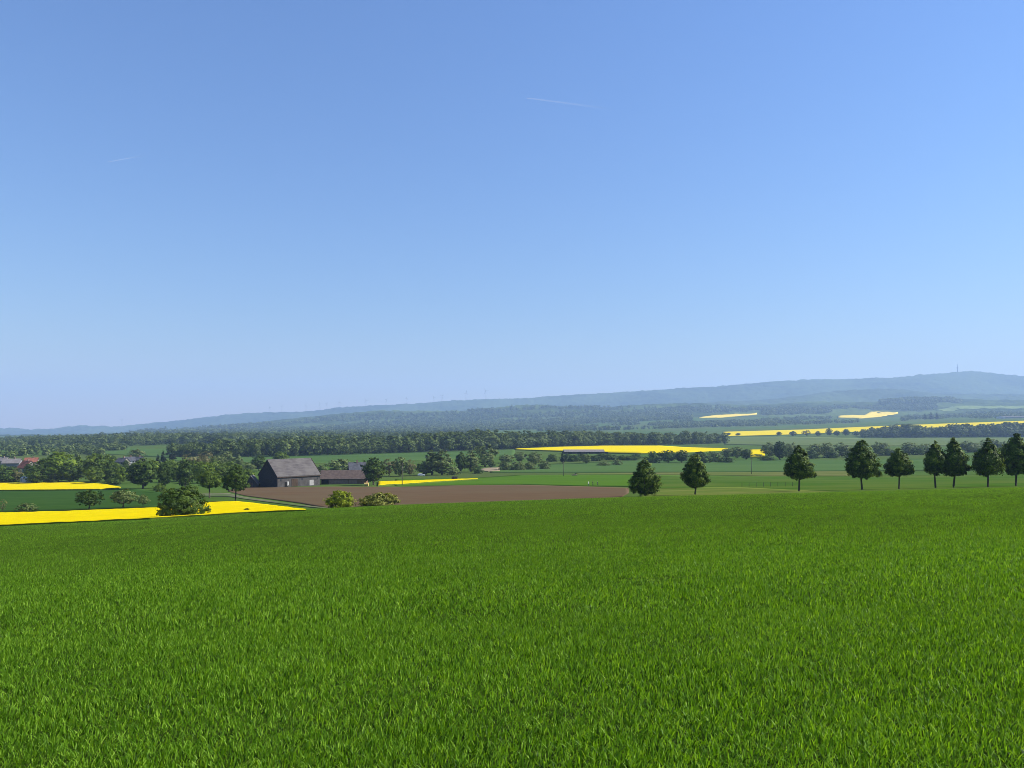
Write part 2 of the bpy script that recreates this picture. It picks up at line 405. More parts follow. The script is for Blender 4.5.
for o in (ground, hills):
    me = o.data
    vv = np.empty(len(me.vertices) * 3, dtype=np.float32); me.vertices.foreach_get('co', vv)
    BVHS.append(BVHTree.FromPolygons([Vector(v) for v in vv.reshape(-1, 3)], [tuple(p.vertices) for p in me.polygons]))
def drape(x, y):
    for b in BVHS:
        h = b.ray_cast(Vector((x, y, 3000)), Vector((0, 0, -1)))
        if h[0] is not None: return h[0].z
    return z1(x, y)

# ------------------------------------------------------------------ fields: sheets and crops laid on the ground
def field(name, label, cat, top, bot, mat, off=0.15, kind='structure', group=None, side=None, step=4.0, ny=10, bumpy=0.0, skirt=0.6):
    x0, x1 = max(top[0][0], bot[0][0]), min(top[-1][0], bot[-1][0])
    n = max(3, int((x1 - x0) / step) + 1)
    cols = np.linspace(x0, x1, n)
    ty = np.interp(cols, [p[0] for p in top], [p[1] for p in top])
    by = np.interp(cols, [p[0] for p in bot], [p[1] for p in bot])
    V = []
    for c, a, b in zip(cols, ty, by):
        A, B = at(c, a), at(c, max(b, a + 0.02))
        if off > 0.3:                       # the rows are those of the crop's top, not of the soil under it
            A, B = at(c, a + off * F / A.y), at(c, max(b + off * F / B.y, a + 0.02 + off * F / A.y))
        for k in range(ny):
            t = k / (ny - 1)
            x = B.x + (A.x - B.x) * t; y = B.y + (A.y - B.y) * t
            z = drape(x, y) + off
            if bumpy: z += bumpy * (float(vnoise(np.array([x * 0.6]), np.array([y * 0.6]), 9)[0]) - 0.5)
            V.append((x, y, z))
    f = []; mi = []
    for i in range(n - 1):
        for k in range(ny - 1):
            f.append((i*ny + k, (i+1)*ny + k, (i+1)*ny + k + 1, i*ny + k + 1)); mi.append(0)
    ring = [i*ny for i in range(n)] + [(n-1)*ny + k for k in range(1, ny)] + [i*ny + ny - 1 for i in range(n-2, -1, -1)] + [k for k in range(ny-2, 0, -1)]
    m0 = len(V)
    for r_ in ring: x, y, z = V[r_]; V.append((x, y, z - off - skirt))
    for i in range(len(ring)):
        j = (i + 1) % len(ring)
        f.append((ring[i], m0 + i, m0 + j, ring[j])); mi.append(1 if side else 0)
    me = bpy.data.meshes.new(name); me.from_pydata(V, [], f)
    me.materials.append(mat)
    if side: me.materials.append(side)
    me.polygons.foreach_set('material_index', mi)
    me.polygons.foreach_set('use_smooth', [k < (n-1)*(ny-1) for k in range(len(f))])
    me.update()
    return tag(link(name, me), label, cat, group, kind)

RAPE_G = 'blooming yellow rapeseed fields'
field('rapeseed_crop', 'large bright yellow rapeseed crop bordering the green wheat at lower left', 'crop',
      [(-220, 518), (0, 512.5), (60, 511), (150, 507.5), (180, 505.5), (205, 502), (235, 501), (260, 503.5), (306, 509.2)],
      [(-220, 540), (0, 525.3), (150, 518.3), (250, 512.2), (306, 509.7)], M['rape'], 0.34, 'stuff', RAPE_G, M['rape_stem'], 3, 16, 0.10)
field('rapeseed_crop', 'yellow rapeseed strip in front of the village trees on the left', 'crop',
      [(-160, 483.5), (0, 482.8), (80, 482.3), (105, 484), (121, 487)], [(-160, 493), (0, 490), (100, 489), (121, 487.4)], M['rape'], 0.6, 'stuff', RAPE_G, M['rape_stem'], 3, 10, 0.10)
field('rapeseed_crop', 'thin yellow rapeseed wedge right of the dark tree by the barn', 'crop',
      [(378, 481.2), (420, 480), (455, 478.8), (478, 478.4)], [(378, 485), (420, 482.6), (455, 480.2), (478, 478.8)], M['rape'], 0.6, 'stuff', RAPE_G, M['rape_stem'], 3, 8, 0.2)
field('rapeseed_crop', 'long yellow rapeseed strip below the wood in the middle of valley', 'crop',
      [(515, 448.6), (560, 446.6), (600, 445.6), (660, 445.6), (690, 447.4), (728, 448.4)], [(515, 449.2), (560, 450.8), (600, 452.3), (640, 453.3), (690, 452.3), (728, 450.3)], M['rape'], 1.2, 'stuff', RAPE_G, M['rape_stem'], 3, 8)
field('rapeseed_crop', 'small yellow rapeseed patch showing between valley hedge bushes', 'crop',
      [(750, 449.4), (765, 449.2)], [(750, 456.6), (765, 456.4)], M['rape'], 1.2, 'stuff', RAPE_G, M['rape_stem'], 3, 6)
field('rapeseed_crop', 'long yellow rapeseed band on the rising ground above the bluish wood', 'crop',
      [(723, 431.7), (800, 429.6), (870, 426.5), (940, 423.7), (1024, 420.7), (1200, 419.5)], [(723, 436.2), (780, 434.8), (870, 431.2), (940, 428.0), (1024, 424.5), (1200, 423)], M['rape'], 1.5, 'stuff', RAPE_G, M['rape_stem'], 4, 8)
field('rapeseed_crop', 'pale yellow sliver of rapeseed far off on the lower hill slope', 'crop',
      [(699, 417.2), (715, 415.0), (757, 412.6)], [(699, 417.9), (718, 417.4), (757, 414.0)], M['rape_pale'], 3.0, 'stuff', RAPE_G, None, 3, 8)
field('rapeseed_crop', 'pale yellow rapeseed field on the far slope under the blue ridge', 'crop',
      [(838, 415.6), (864, 413.4), (870, 410.6), (898, 409.6)], [(838, 417.6), (860, 418.0), (880, 416.4), (898, 411.2)], M['rape_pale'], 3.0, 'stuff', RAPE_G, None, 3, 8)
field('green_field', 'dark green young crop between the two yellow strips on left', 'field',
      [(-160, 493.4), (0, 490.2), (100, 489.2), (121, 487.6), (160, 492), (204, 499)], [(-160, 517), (0, 512.6), (60, 511), (150, 507.6), (180, 505.6), (204, 502)], M['green_dark'], 0.07, step=4, skirt=0.3)
field('ploughed_field', 'bare brown ploughed field in front of the old barn', 'field',
      [(228, 490), (245, 487.7), (330, 486.7), (400, 487), (450, 485.6), (520, 485), (580, 486.5), (629, 488)],
      [(228, 491.5), (245, 496), (300, 503.5), (332, 509.5), (400, 508), (450, 505.5), (512, 503.5), (560, 502), (618, 499), (629, 493)], M['soil'], 0.07, ny=16, skirt=0.3)
field('dirt_path', 'narrow pale farm track running between yellow crop and ploughed field', 'path',
      [(196, 494), (228, 493.2), (245, 497.3), (300, 504.8), (330, 508.6)], [(196, 496.4), (228, 496.8), (245, 499.4), (300, 506.6), (330, 509.4)], M['track'], 0.10, step=3, ny=5, skirt=0.3)
field('meadow', 'bright green meadow strip behind the ploughed field', 'field',
      [(395, 479.5), (480, 477.5), (520, 475), (640, 474.6)], [(395, 486.2), (450, 485.2), (520, 484.6), (580, 486.2), (640, 487)], M['green_bright'], 0.05, skirt=0.3)
field('meadow', 'green pasture below the row of trees on the right', 'field',
      [(641, 474.6), (700, 476), (800, 476.5), (1024, 474), (1200, 472)], [(641, 499), (700, 498), (800, 495.5), (1024, 489.5), (1200, 485)], M['green_mid'], 0.06, ny=16, skirt=0.3)
field('meadow', 'yellowish rough grass strip between the second conical tree and wheat edge', 'field',
      [(640, 489.5), (700, 487.6), (740, 487.6), (790, 490.0), (836, 492.4)], [(640, 499), (700, 498), (770, 496), (836, 493.2)], M['dry_meadow'], 0.09, skirt=0.3)
field('stubble_field', 'thin tan strip of bare ground crossing the valley pastures', 'field',
      [(575, 473.2), (700, 472.2), (760, 472.3), (850, 471)], [(575, 474.2), (700, 475.0), (760, 476.0), (850, 476)], M['tan_field'], 0.075, skirt=0.3)
field('green_field', 'bluish green crop strip below the valley hedge at centre right', 'field',
      [(490, 466.5), (560, 464), (640, 460), (760, 460.5), (900, 459.5), (1024, 457.5), (1200, 456)], [(490, 472.8), (560, 473), (640, 472.8), (760, 471.9), (850, 470.7), (1024, 470.5), (1200, 470)], M['green_teal'], 0.18)
field('green_field', 'bluish green field along the foot of the dark wood on the left', 'field',
      [(100, 448.2), (170, 449), (176, 457.3), (250, 457.3), (300, 456), (400, 453), (480, 450.5), (515, 449.5)], [(100, 454), (170, 458), (176, 461), (250, 463), (300, 464), (400, 461), (480, 458), (515, 455)], M['green_teal'], 0.2)
field('green_field', 'greyish green field between the middle wood and rising yellow band', 'field',
      [(724, 437.5), (780, 436.6), (862, 438.2), (1024, 437.6), (1200, 437)], [(724, 444.5), (780, 446), (862, 446), (1024, 445), (1200, 445)], M['grey_field'], 0.3)
field('green_field', 'pale green field high on the far right slope', 'field',
      [(936, 408.5), (965, 405.5), (1024, 404.6), (1150, 404)], [(936, 409.6), (965, 408.6), (1024, 409.6), (1150, 409)], M['pale_green'], 3.0)

# ------------------------------------------------------------------ wheat: understorey sheet and blades, one crop
def edge_y(px):
    r = np.interp(px, [p[0] for p in EDGE], [p[1] for p in EDGE])
    return r
pcs = np.linspace(-290, 1310, 161)
EY = np.array([at(c, edge_y(c) + 1.1).y for c in pcs]); EY = np.clip(EY, 95, 170)
def build_wheat():
    V = []; T = []; quads = []; tris = []; mq = []; mt = []
    ns = 90
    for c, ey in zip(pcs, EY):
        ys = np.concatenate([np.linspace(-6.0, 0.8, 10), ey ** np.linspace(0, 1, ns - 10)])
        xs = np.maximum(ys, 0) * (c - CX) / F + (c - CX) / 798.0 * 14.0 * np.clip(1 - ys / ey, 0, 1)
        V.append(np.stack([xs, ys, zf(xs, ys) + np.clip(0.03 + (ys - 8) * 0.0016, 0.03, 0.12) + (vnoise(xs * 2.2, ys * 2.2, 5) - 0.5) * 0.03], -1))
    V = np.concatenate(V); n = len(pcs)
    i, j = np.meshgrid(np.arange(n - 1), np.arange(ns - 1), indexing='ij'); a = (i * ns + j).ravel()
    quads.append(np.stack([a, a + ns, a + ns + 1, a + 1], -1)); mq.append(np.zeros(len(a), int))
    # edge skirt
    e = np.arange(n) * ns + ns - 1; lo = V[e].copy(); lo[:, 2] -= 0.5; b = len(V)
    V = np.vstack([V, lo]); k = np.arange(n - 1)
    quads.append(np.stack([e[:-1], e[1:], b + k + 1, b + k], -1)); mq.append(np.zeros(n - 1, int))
    tones = [np.full(len(V), 0.3)]
    Vs = [V]; base = len(V)
    zones = [(2.2, 5.5, 3500, 0.0076, 0.092, 3), (5.5, 10, 2200, 0.0092, 0.098, 2), (10, 20, 860, 0.0132, 0.115, 2), (20, 45, 300, 0.023, 0.15, 1), (45, 85, 75, 0.042, 0.20, 1), (85, 185, 30, 0.060, 0.23, 1)]
    for (y0, y1, dens, w, h, seg) in zones:
        area = 0.76 * (y1**2 - y0**2) + 2 * 5.0 * (y1 - y0)
        m = int(area * dens)
        yc = np.linspace(y0, y1, 400); cum = 0.76 * (yc**2 - y0**2) + 10.0 * (yc - y0)
        y = np.interp(rs.rand(m) * cum[-1], cum, yc)
        x = (rs.rand(m) * 2 - 1) * (0.76 * y + 5.0)
        ok = y < np.interp(CX + F * x / y, pcs, EY) - 0.3
        x, y = x[ok], y[ok]; m = len(x)
        z = zf(x, y)
        hh = h * (0.62 + 0.60 * rs.rand(m)) * (0.96 + 0.08 * vnoise(x * 0.35, y * 0.35, 21)) * (0.95 + 0.10 * vnoise(x * 2.0, y * 2.0, 22))
        # a short worn wheel mark across the crop
        wm = np.exp(-((y - 13.2 - 0.1 * x) / 0.22) ** 2) * ((x > 1.8) & (x < 3.3))
        hh = hh * (1 - 0.45 * wm)
        ww = w * (0.7 + 0.6 * rs.rand(m))
        yaw = rs.rand(m) * 2 * np.pi
        lean = 0.16 + 0.62 * rs.rand(m) ** 1.4
        ld = rs.rand(m) * 2 * np.pi
        lx = np.cos(ld) * lean + 0.06; ly = np.sin(ld) * lean
        ux, uy = np.cos(yaw) * ww * 0.5, np.sin(yaw) * ww * 0.5
        tone = np.clip(0.50 + 0.27 * rs.randn(m) + 0.12 * (vnoise(x * 0.8, y * 0.8, 31) - 0.5), 0, 1)
        # a lusher, lighter strip of crop runs along the brow of the hill
        tone = np.clip(tone + 0.13 * np.clip((y - 42) / 25, 0, 1) * (0.4 + 0.9 * vnoise(x / 22.0, y / 9.0, 41)), 0, 1)
        tone = np.where(rs.rand(m) < 0.03, 1.0, tone)
        def P(t, s):
            b_ = t ** 1.8
            return np.stack([x + lx * hh * b_ + ux * s, y + ly * hh * b_ + uy * s, z + hh * t * (1 - 0.38 * lean * t)], -1)
        if seg == 3: lv = [(0.0, 0.6), (0.5, 1.0), (0.82, 0.72)]
        elif seg == 2: lv = [(0.0, 0.8), (0.6, 0.95)]
        else: lv = [(0.0, 1.0)]
        pts = []
        for t, s in lv: pts += [P(t, -s), P(t, s)]
        pts.append(P(1.0, 0.0))
        nv = len(pts)
        Vs.append(np.stack(pts, 1).reshape(-1, 3)); tones.append(np.repeat(tone, nv))
        o = base + np.arange(m) * nv
        for q in range(len(lv) - 1):
            quads.append(np.stack([o + 2*q, o + 2*q + 1, o + 2*q + 3, o + 2*q + 2], -1)); mq.append(np.ones(m, int))
        q = 2 * (len(lv) - 1)
        tris.append(np.stack([o + q, o + q + 1, o + nv - 1], -1)); mt.append(np.ones(m, int))
        base += m * nv
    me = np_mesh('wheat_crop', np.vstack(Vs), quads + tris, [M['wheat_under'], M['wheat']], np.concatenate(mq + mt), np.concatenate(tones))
    print('wheat faces', len(me.polygons))
    return tag(link('wheat_crop', me), 'dense short green wheat covering the whole foreground hillside', 'crop', kind='stuff')
build_wheat()

# ------------------------------------------------------------------ trees
def prof_ovate(s): return np.maximum(s, 1e-4) ** 0.42 * np.maximum(1 - s, 0) ** 0.95 / 0.425
def prof_round(s): return np.sqrt(np.clip(1 - (2 * s - 1) ** 2, 0, 1)) * (1.02 - 0.12 * s)
def prof_cone(s): return np.clip((1 - s) ** 0.9, 0, 1) * np.clip(s * 9, 0, 1)
def prof_tall(s): return np.clip(np.sin(np.pi * np.clip(s, 0, 1) ** 0.8), 0, 1) ** 0.65
def prof_bush(s): return np.sqrt(np.clip(1 - s ** 2.2, 0, 1)) * (0.80 + 0.2 * np.clip(s * 4, 0, 1))
PROF = {'ovate': prof_ovate, 'round': prof_round, 'cone': prof_cone, 'tall': prof_tall, 'bush': prof_bush}

def crown_mesh(name, rng, prof, asp, c0, mat, n_clump, n_leaf, leaf, spread, lump=0.30, fill=0.5, extra=None, tmid=0.5, tvar=0.22):
    """leaf-sized faces gathered in clumps through the crown's volume; unit height, width asp"""
    pf = PROF[prof]
    s = rng.rand(n_clump * 6)
    keep = rng.rand(len(s)) < (pf(s) ** 1.3 + 0.05)
    s = s[keep][:n_clump]; n = len(s)
    a = rng.rand(n) * 2 * np.pi
    ph = rng.rand(6) * 6.28
    lumpf = 1 + lump * (0.5 * np.sin(2 * a + ph[0] + 3 * s) + 0.4 * np.sin(3 * a + ph[1] - 6 * s) + 0.35 * np.sin(5 * a + ph[2] + 11 * s))
    r = pf(s) * asp * 0.5 * lumpf * rng.rand(n) ** fill * 0.93
    cx, cy = r * np.cos(a), r * np.sin(a)
    cz = c0 + (1 - c0) * (s * 0.96 + 0.01) + 0.012 * rng.randn(n)
    for ex, ez, er in (extra or []):
        q = 9
        dv = rng.randn(q, 3); dv /= np.linalg.norm(dv, axis=1)[:, None]; dv *= er * 0.6
        cx = np.append(cx, ex + dv[:, 0]); cy = np.append(cy, dv[:, 1]); cz = np.append(cz, ez + dv[:, 2] * 0.7); s = np.append(s, np.full(q, 0.4)); n += q
    cs = spread * (0.55 + 0.9 * rng.rand(n)) * (0.45 + 0.55 * np.clip(pf(s), 0, 1))
    m = n * n_leaf
    ci = np.repeat(np.arange(n), n_leaf)
    d = rng.randn(m, 3); d /= np.linalg.norm(d, axis=1)[:, None]
    d *= (rng.rand(m) ** 0.5)[:, None]
    d[:, 2] *= 0.72
    P = np.stack([cx[ci], cy[ci], cz[ci]], -1) + d * cs[ci][:, None]
    out = np.stack([cx[ci], cy[ci], (cz[ci] - (c0 + (1 - c0) * 0.45)) * 0.8], -1)
    out /= (np.linalg.norm(out, axis=1)[:, None] + 1e-6)
    nrm = rng.randn(m, 3) * 0.48 + d / (np.linalg.norm(d, axis=1)[:, None] + 1e-6) * 0.50 + out * 1.25 + np.array([0, 0, 0.20])
    nrm /= np.linalg.norm(nrm, axis=1)[:, None]
    ref = rng.randn(m, 3)
    u = np.cross(nrm, ref); u /= (np.linalg.norm(u, axis=1)[:, None] + 1e-9)
    w = np.cross(nrm, u)
    sz = leaf * (0.55 + 0.9 * rng.rand(m))[:, None]
    q = np.stack([P - u * sz, P - w * sz * 0.62, P + u * sz, P + w * sz * 0.62], 1).reshape(-1, 3)
    q[:, 2] = np.maximum(q[:, 2], 0.004)
    tone_c = np.clip(tmid + tvar * rng.randn(n), 0.05, 0.95)
    tone = np.clip(tone_c[ci] + 0.12 * rng.randn(m), 0, 1)
    i = np.arange(m)[:, None] * 4 + np.arange(4)[None]
    return np_mesh(name, q, [i], [mat], tone=np.repeat(tone, 4))

def trunk_mb(rng, c0, asp, rad_, limbs=6, top=0.72):
    mb = MB()
    bx, by = rng.randn(2) * 0.012
    pts = [(0, 0, -0.02), (0, 0, 0.03), (bx, by, c0 * 0.8 + 0.02), (bx * 1.5, by * 1.5, c0 + 0.2), (bx, by, top)]
    mb.tube(pts, [rad_ * 1.45, rad_ * 1.05, rad_ * 0.85, rad_ * 0.55, rad_ * 0.15], 8)
    for k in range(limbs):
        a = 2 * math.pi * (k + rng.rand() * 0.6) / limbs
        z0 = c0 * (0.85 + 0.3 * rng.rand()) + 0.10 * rng.rand()
        L = asp * (0.26 + 0.12 * rng.rand())
        mb.tube([(bx, by, z0), (bx + math.cos(a) * L * 0.5, by + math.sin(a) * L * 0.5, z0 + 0.11), (bx + math.cos(a) * L, by + math.sin(a) * L, z0 + 0.26 + 0.1 * rng.rand())], [rad_ * 0.5, rad_ * 0.32, rad_ * 0.08], 6)
    return mb

def mesh_of(mb, name, mats):
    me = bpy.data.meshes.new(name); me.from_pydata(mb.v, [], mb.f)
    for m in mats: me.materials.append(m)
    me.polygons.foreach_set('use_smooth', [True] * len(mb.f)); me.update()
    return me

def place_tree(name, label, cat, px, row, hpx, wpx, crown, trunk, asp, group=None, rz=0.0, dy=0.0, sink=0.0):
    p = at(px, row)
    if dy: p.y += dy; p.x = p.y * (px - CX) / F; p.z = z1(p.x, p.y)
    h = hpx * p.y / F; w = wpx * p.y / F
    e = empty(name, (p.x, p.y, p.z - sink), rz)
    sc_ = (w / asp, w / asp, h)
    e.scale = sc_
    if trunk is not None: link('trunk', trunk, e)
    link('crown', crown, e)
    return tag(e, label, cat, group)

# the nine trees of the row behind the wheat: each its own crown
ROW = [  # column, top row, crown bottom row, base row, left edge, right edge, label
    (645, 457, 494, 496.4, 627, 663, 'low cone shaped dark tree with foliage reaching almost to the ground'),
    (695, 451.5, 486, 495.2, 681, 711, 'short trunked conical tree standing second in the row beyond the wheat'),
    (799, 444, 478, 491.6, 783, 817, 'lone conical tree with thin trunk and ragged right side beyond wheat edge'),
    (862, 438, 477.5, 490.0, 844, 882, 'tall broad conical tree with lowest bough hanging out to the right'),
    (899, 447, 475, 489.0, 883, 915, 'small rounded tree with forked trunk, lowest in the close group'),
    (935.5, 441, 473, 488.3, 923, 949, 'slim tree nearly touching its taller neighbour on the right'),
    (953.5, 435, 474, 487.9, 944, 972, 'tall narrow pointed tree between a slim tree and a broad tree'),
    (988, 437.5, 474, 487.2, 972, 1006, 'broad conical tree with sunlit right side, last but one in the row'),
    (1016, 431, 473, 486.3, 1000, 1034, 'tallest tree of the row, cut off by the right picture edge'),
]
BOUGH = {   # boughs that stand out of the outline: column, row, radius
    0: [(632, 488, 4.5), (656, 486, 5), (641, 464, 3)], 1: [(708, 481, 2.5), (685, 477, 3)], 2: [(813, 475, 3), (788, 472, 5), (794, 456, 3)],
    3: [(878, 474, 4), (849, 468, 5), (870, 457, 4)], 4: [(911, 471, 3), (887, 467, 4)], 5: [(945, 469, 3.5), (927, 464, 3)],
    6: [(968, 468, 4), (950, 447, 3), (964, 458, 4)], 7: [(1001, 466, 5), (977, 466, 4), (993, 450, 4)], 8: [(1004, 463, 4), (1029, 460, 5)]}
for k, (px, top, cb, base, l, r_, lab) in enumerate(ROW):
    rng = np.random.RandomState(100 + k)
    hpx = base - top; asp = (r_ - l) / hpx
    c0 = max((base - cb) / hpx, 0.05)
    ea, eb = 0.30 + 0.28 * rng.rand(), 0.80 + 0.35 * rng.rand()
    ss = np.linspace(0.001, 0.999, 200); nm = (ss ** ea * (1 - ss) ** eb).max()
    PROF['row'] = lambda q, ea=ea, eb=eb, nm=nm: np.maximum(q, 1e-4) ** ea * np.maximum(1 - q, 0) ** eb / nm
    cr = crown_mesh('row_tree_crown', rng, 'row', asp * 0.88, c0 - 0.03, M['row_leaf'], 380, 40, 0.0160, 0.060, lump=0.20, fill=0.40,
                    extra=[((bx_ - px) / hpx, (base - by_) / hpx, br_ / hpx) for bx_, by_, br_ in BOUGH.get(k, [])])
    tr = mesh_of(trunk_mb(rng, c0, asp, 0.018), 'row_tree_trunk', [M['bark']])
    place_tree('row_tree', lab, 'tree', px, base, hpx, asp * hpx, cr, tr, asp, 'trees in a row beyond the wheat', rz=0.0)

# kinds used for every other tree: several crowns each, copied and scaled
KIND = {}
def make_kind(kind, prof, asp, c0, mat, nvar, n_clump, n_leaf, leaf, spread, rad_=0.026, trunk=True, lump=0.3, fill=0.45):
    L = []
    for v in range(nvar):
        rng = np.random.RandomState(hash(kind) % 1000 * 0 + sum(map(ord, kind)) * 7 + v)
        cr = crown_mesh(kind + '_crown', rng, prof, asp, c0, M[mat], n_clump, n_leaf, leaf, spread, lump=lump, fill=fill)
        tr = mesh_of(trunk_mb(rng, max(c0, 0.08), asp, rad_), kind + '_trunk', [M['bark']]) if trunk else None
        L.append((cr, tr))
    KIND[kind] = (L, asp)
make_kind('round_dark', 'round', 0.85, 0.10, 'dark_leaf', 3, 170, 28, 0.028, 0.082)
make_kind('round_green', 'round', 0.9, 0.08, 'green_leaf', 3, 170, 28, 0.028, 0.082)
make_kind('round_light', 'round', 0.9, 0.08, 'light_leaf', 3, 170, 28, 0.028, 0.082)
make_kind('round_brown', 'round', 0.95, 0.10, 'brown_leaf', 2, 120, 24, 0.026, 0.08)
make_kind('grey', 'round', 0.9, 0.06, 'grey_leaf', 4, 120, 22, 0.032, 0.085)
make_kind('tall_grey', 'tall', 0.55, 0.05, 'grey_leaf', 3, 120, 24, 0.026, 0.065)
make_kind('conifer', 'cone', 0.42, 0.06, 'conifer_leaf', 2, 120, 22, 0.026, 0.050, lump=0.15)
make_kind('lollipop', 'ovate', 0.80, 0.27, 'dark_leaf', 2, 260, 30, 0.020, 0.062, rad_=0.02)
make_kind('lollipop_green', 'ovate', 0.75, 0.30, 'green_leaf', 1, 220, 26, 0.020, 0.062, rad_=0.02)
make_kind('big_bush', 'bush', 1.85, 0.03, 'dark_leaf', 1, 300, 34, 0.030, 0.115, rad_=0.03, lump=0.30, fill=0.45)
make_kind('lime_bush', 'bush', 1.6, 0.0, 'lime_leaf', 1, 240, 30, 0.038, 0.14, trunk=False, lump=0.2)
make_kind('olive_bush', 'bush', 2.8, 0.0, 'blossom_leaf', 1, 260, 28, 0.055, 0.19, trunk=False, lump=0.35)
make_kind('bush_dark', 'bush', 1.4, 0.0, 'dark_leaf', 3, 100, 22, 0.05, 0.14, trunk=False)
make_kind('bush_grey', 'bush', 1.5, 0.0, 'grey_leaf', 3, 100, 22, 0.05, 0.14, trunk=False)
make_kind('bush_green', 'bush', 1.5, 0.0, 'green_leaf', 2, 100, 22, 0.05, 0.14, trunk=False)
make_kind('fruit_tree', 'round', 1.35, 0.22, 'grey_leaf', 2, 150, 20, 0.034, 0.10, rad_=0.03)
make_kind('fruit_dark', 'round', 1.35, 0.18, 'dark_leaf', 1, 150, 24, 0.034, 0.10, rad_=0.03)
make_kind('sparse', 'round', 1.0, 0.12, 'brown_leaf', 1, 50, 10, 0.026, 0.08, rad_=0.022)
cnt = {}
def tree(kind, px, row, hpx, wpx, label, name=None, cat='tree', group=None, dy=0.0):
    L, asp = KIND[kind]
    if kind in ('grey', 'tall_grey', 'bush_grey', 'bush_dark'): wpx *= 1.2
    k = cnt.get(kind, 0); cnt[kind] = k + 1
    cr, tr = L[k % len(L)]
    rr = random.Random(px * 13 + row)
    nm = name or {'conifer': 'conifer', 'sparse': 'bare_tree'}.get(kind, 'bush' if 'bush' in kind else 'tree')
    if 'bush' in kind and cat == 'tree': cat = 'bush'
    return place_tree(nm, label, cat, px, row, hpx, wpx, cr, tr, asp, group, rr.random() * 6.28, dy)

# lower left
tree('big_bush', 181, 517.0, 31, 60, 'large rounded dark bush standing at the front edge of yellow rapeseed')
tree('lollipop', 235.5, 500.8, 37, 28, 'lone dark tree with slim trunk behind the yellow field near the barn')
tree('lollipop_green', 209.5, 498.2, 34, 26, 'thin trunked mid green tree left of the lone dark tree')
tree('round_dark', 185.5, 489.5, 30, 21, 'dark round tree behind the large bush')
tree('lime_bush', 340.5, 508.0, 18, 32, 'yellow green rounded bush at the ploughed field corner')
tree('olive_bush', 379, 506.0, 13, 46, 'wide low olive bush sprawling right of the yellow green bush')
tree('fruit_dark', 89, 509.5, 20, 29, 'dark spreading orchard tree above the yellow field, left of a paler one')
tree('fruit_tree', 123, 508.0, 19, 30, 'pale green orchard tree with visible trunk above the yellow field')
tree('fruit_tree', 143, 507.5, 13, 13, 'small orchard sapling between pale orchard tree and large bush')
tree('bush_grey', 26.5, 511.5, 9, 17, 'small pale twiggy bush at the yellow field edge far left')
tree('sparse', 2.5, 512.0, 15, 10, 'almost bare little tree at the left picture edge')
tree('bush_dark', 247, 512.0, 4, 7, 'tiny weed clump growing inside the yellow field tip')
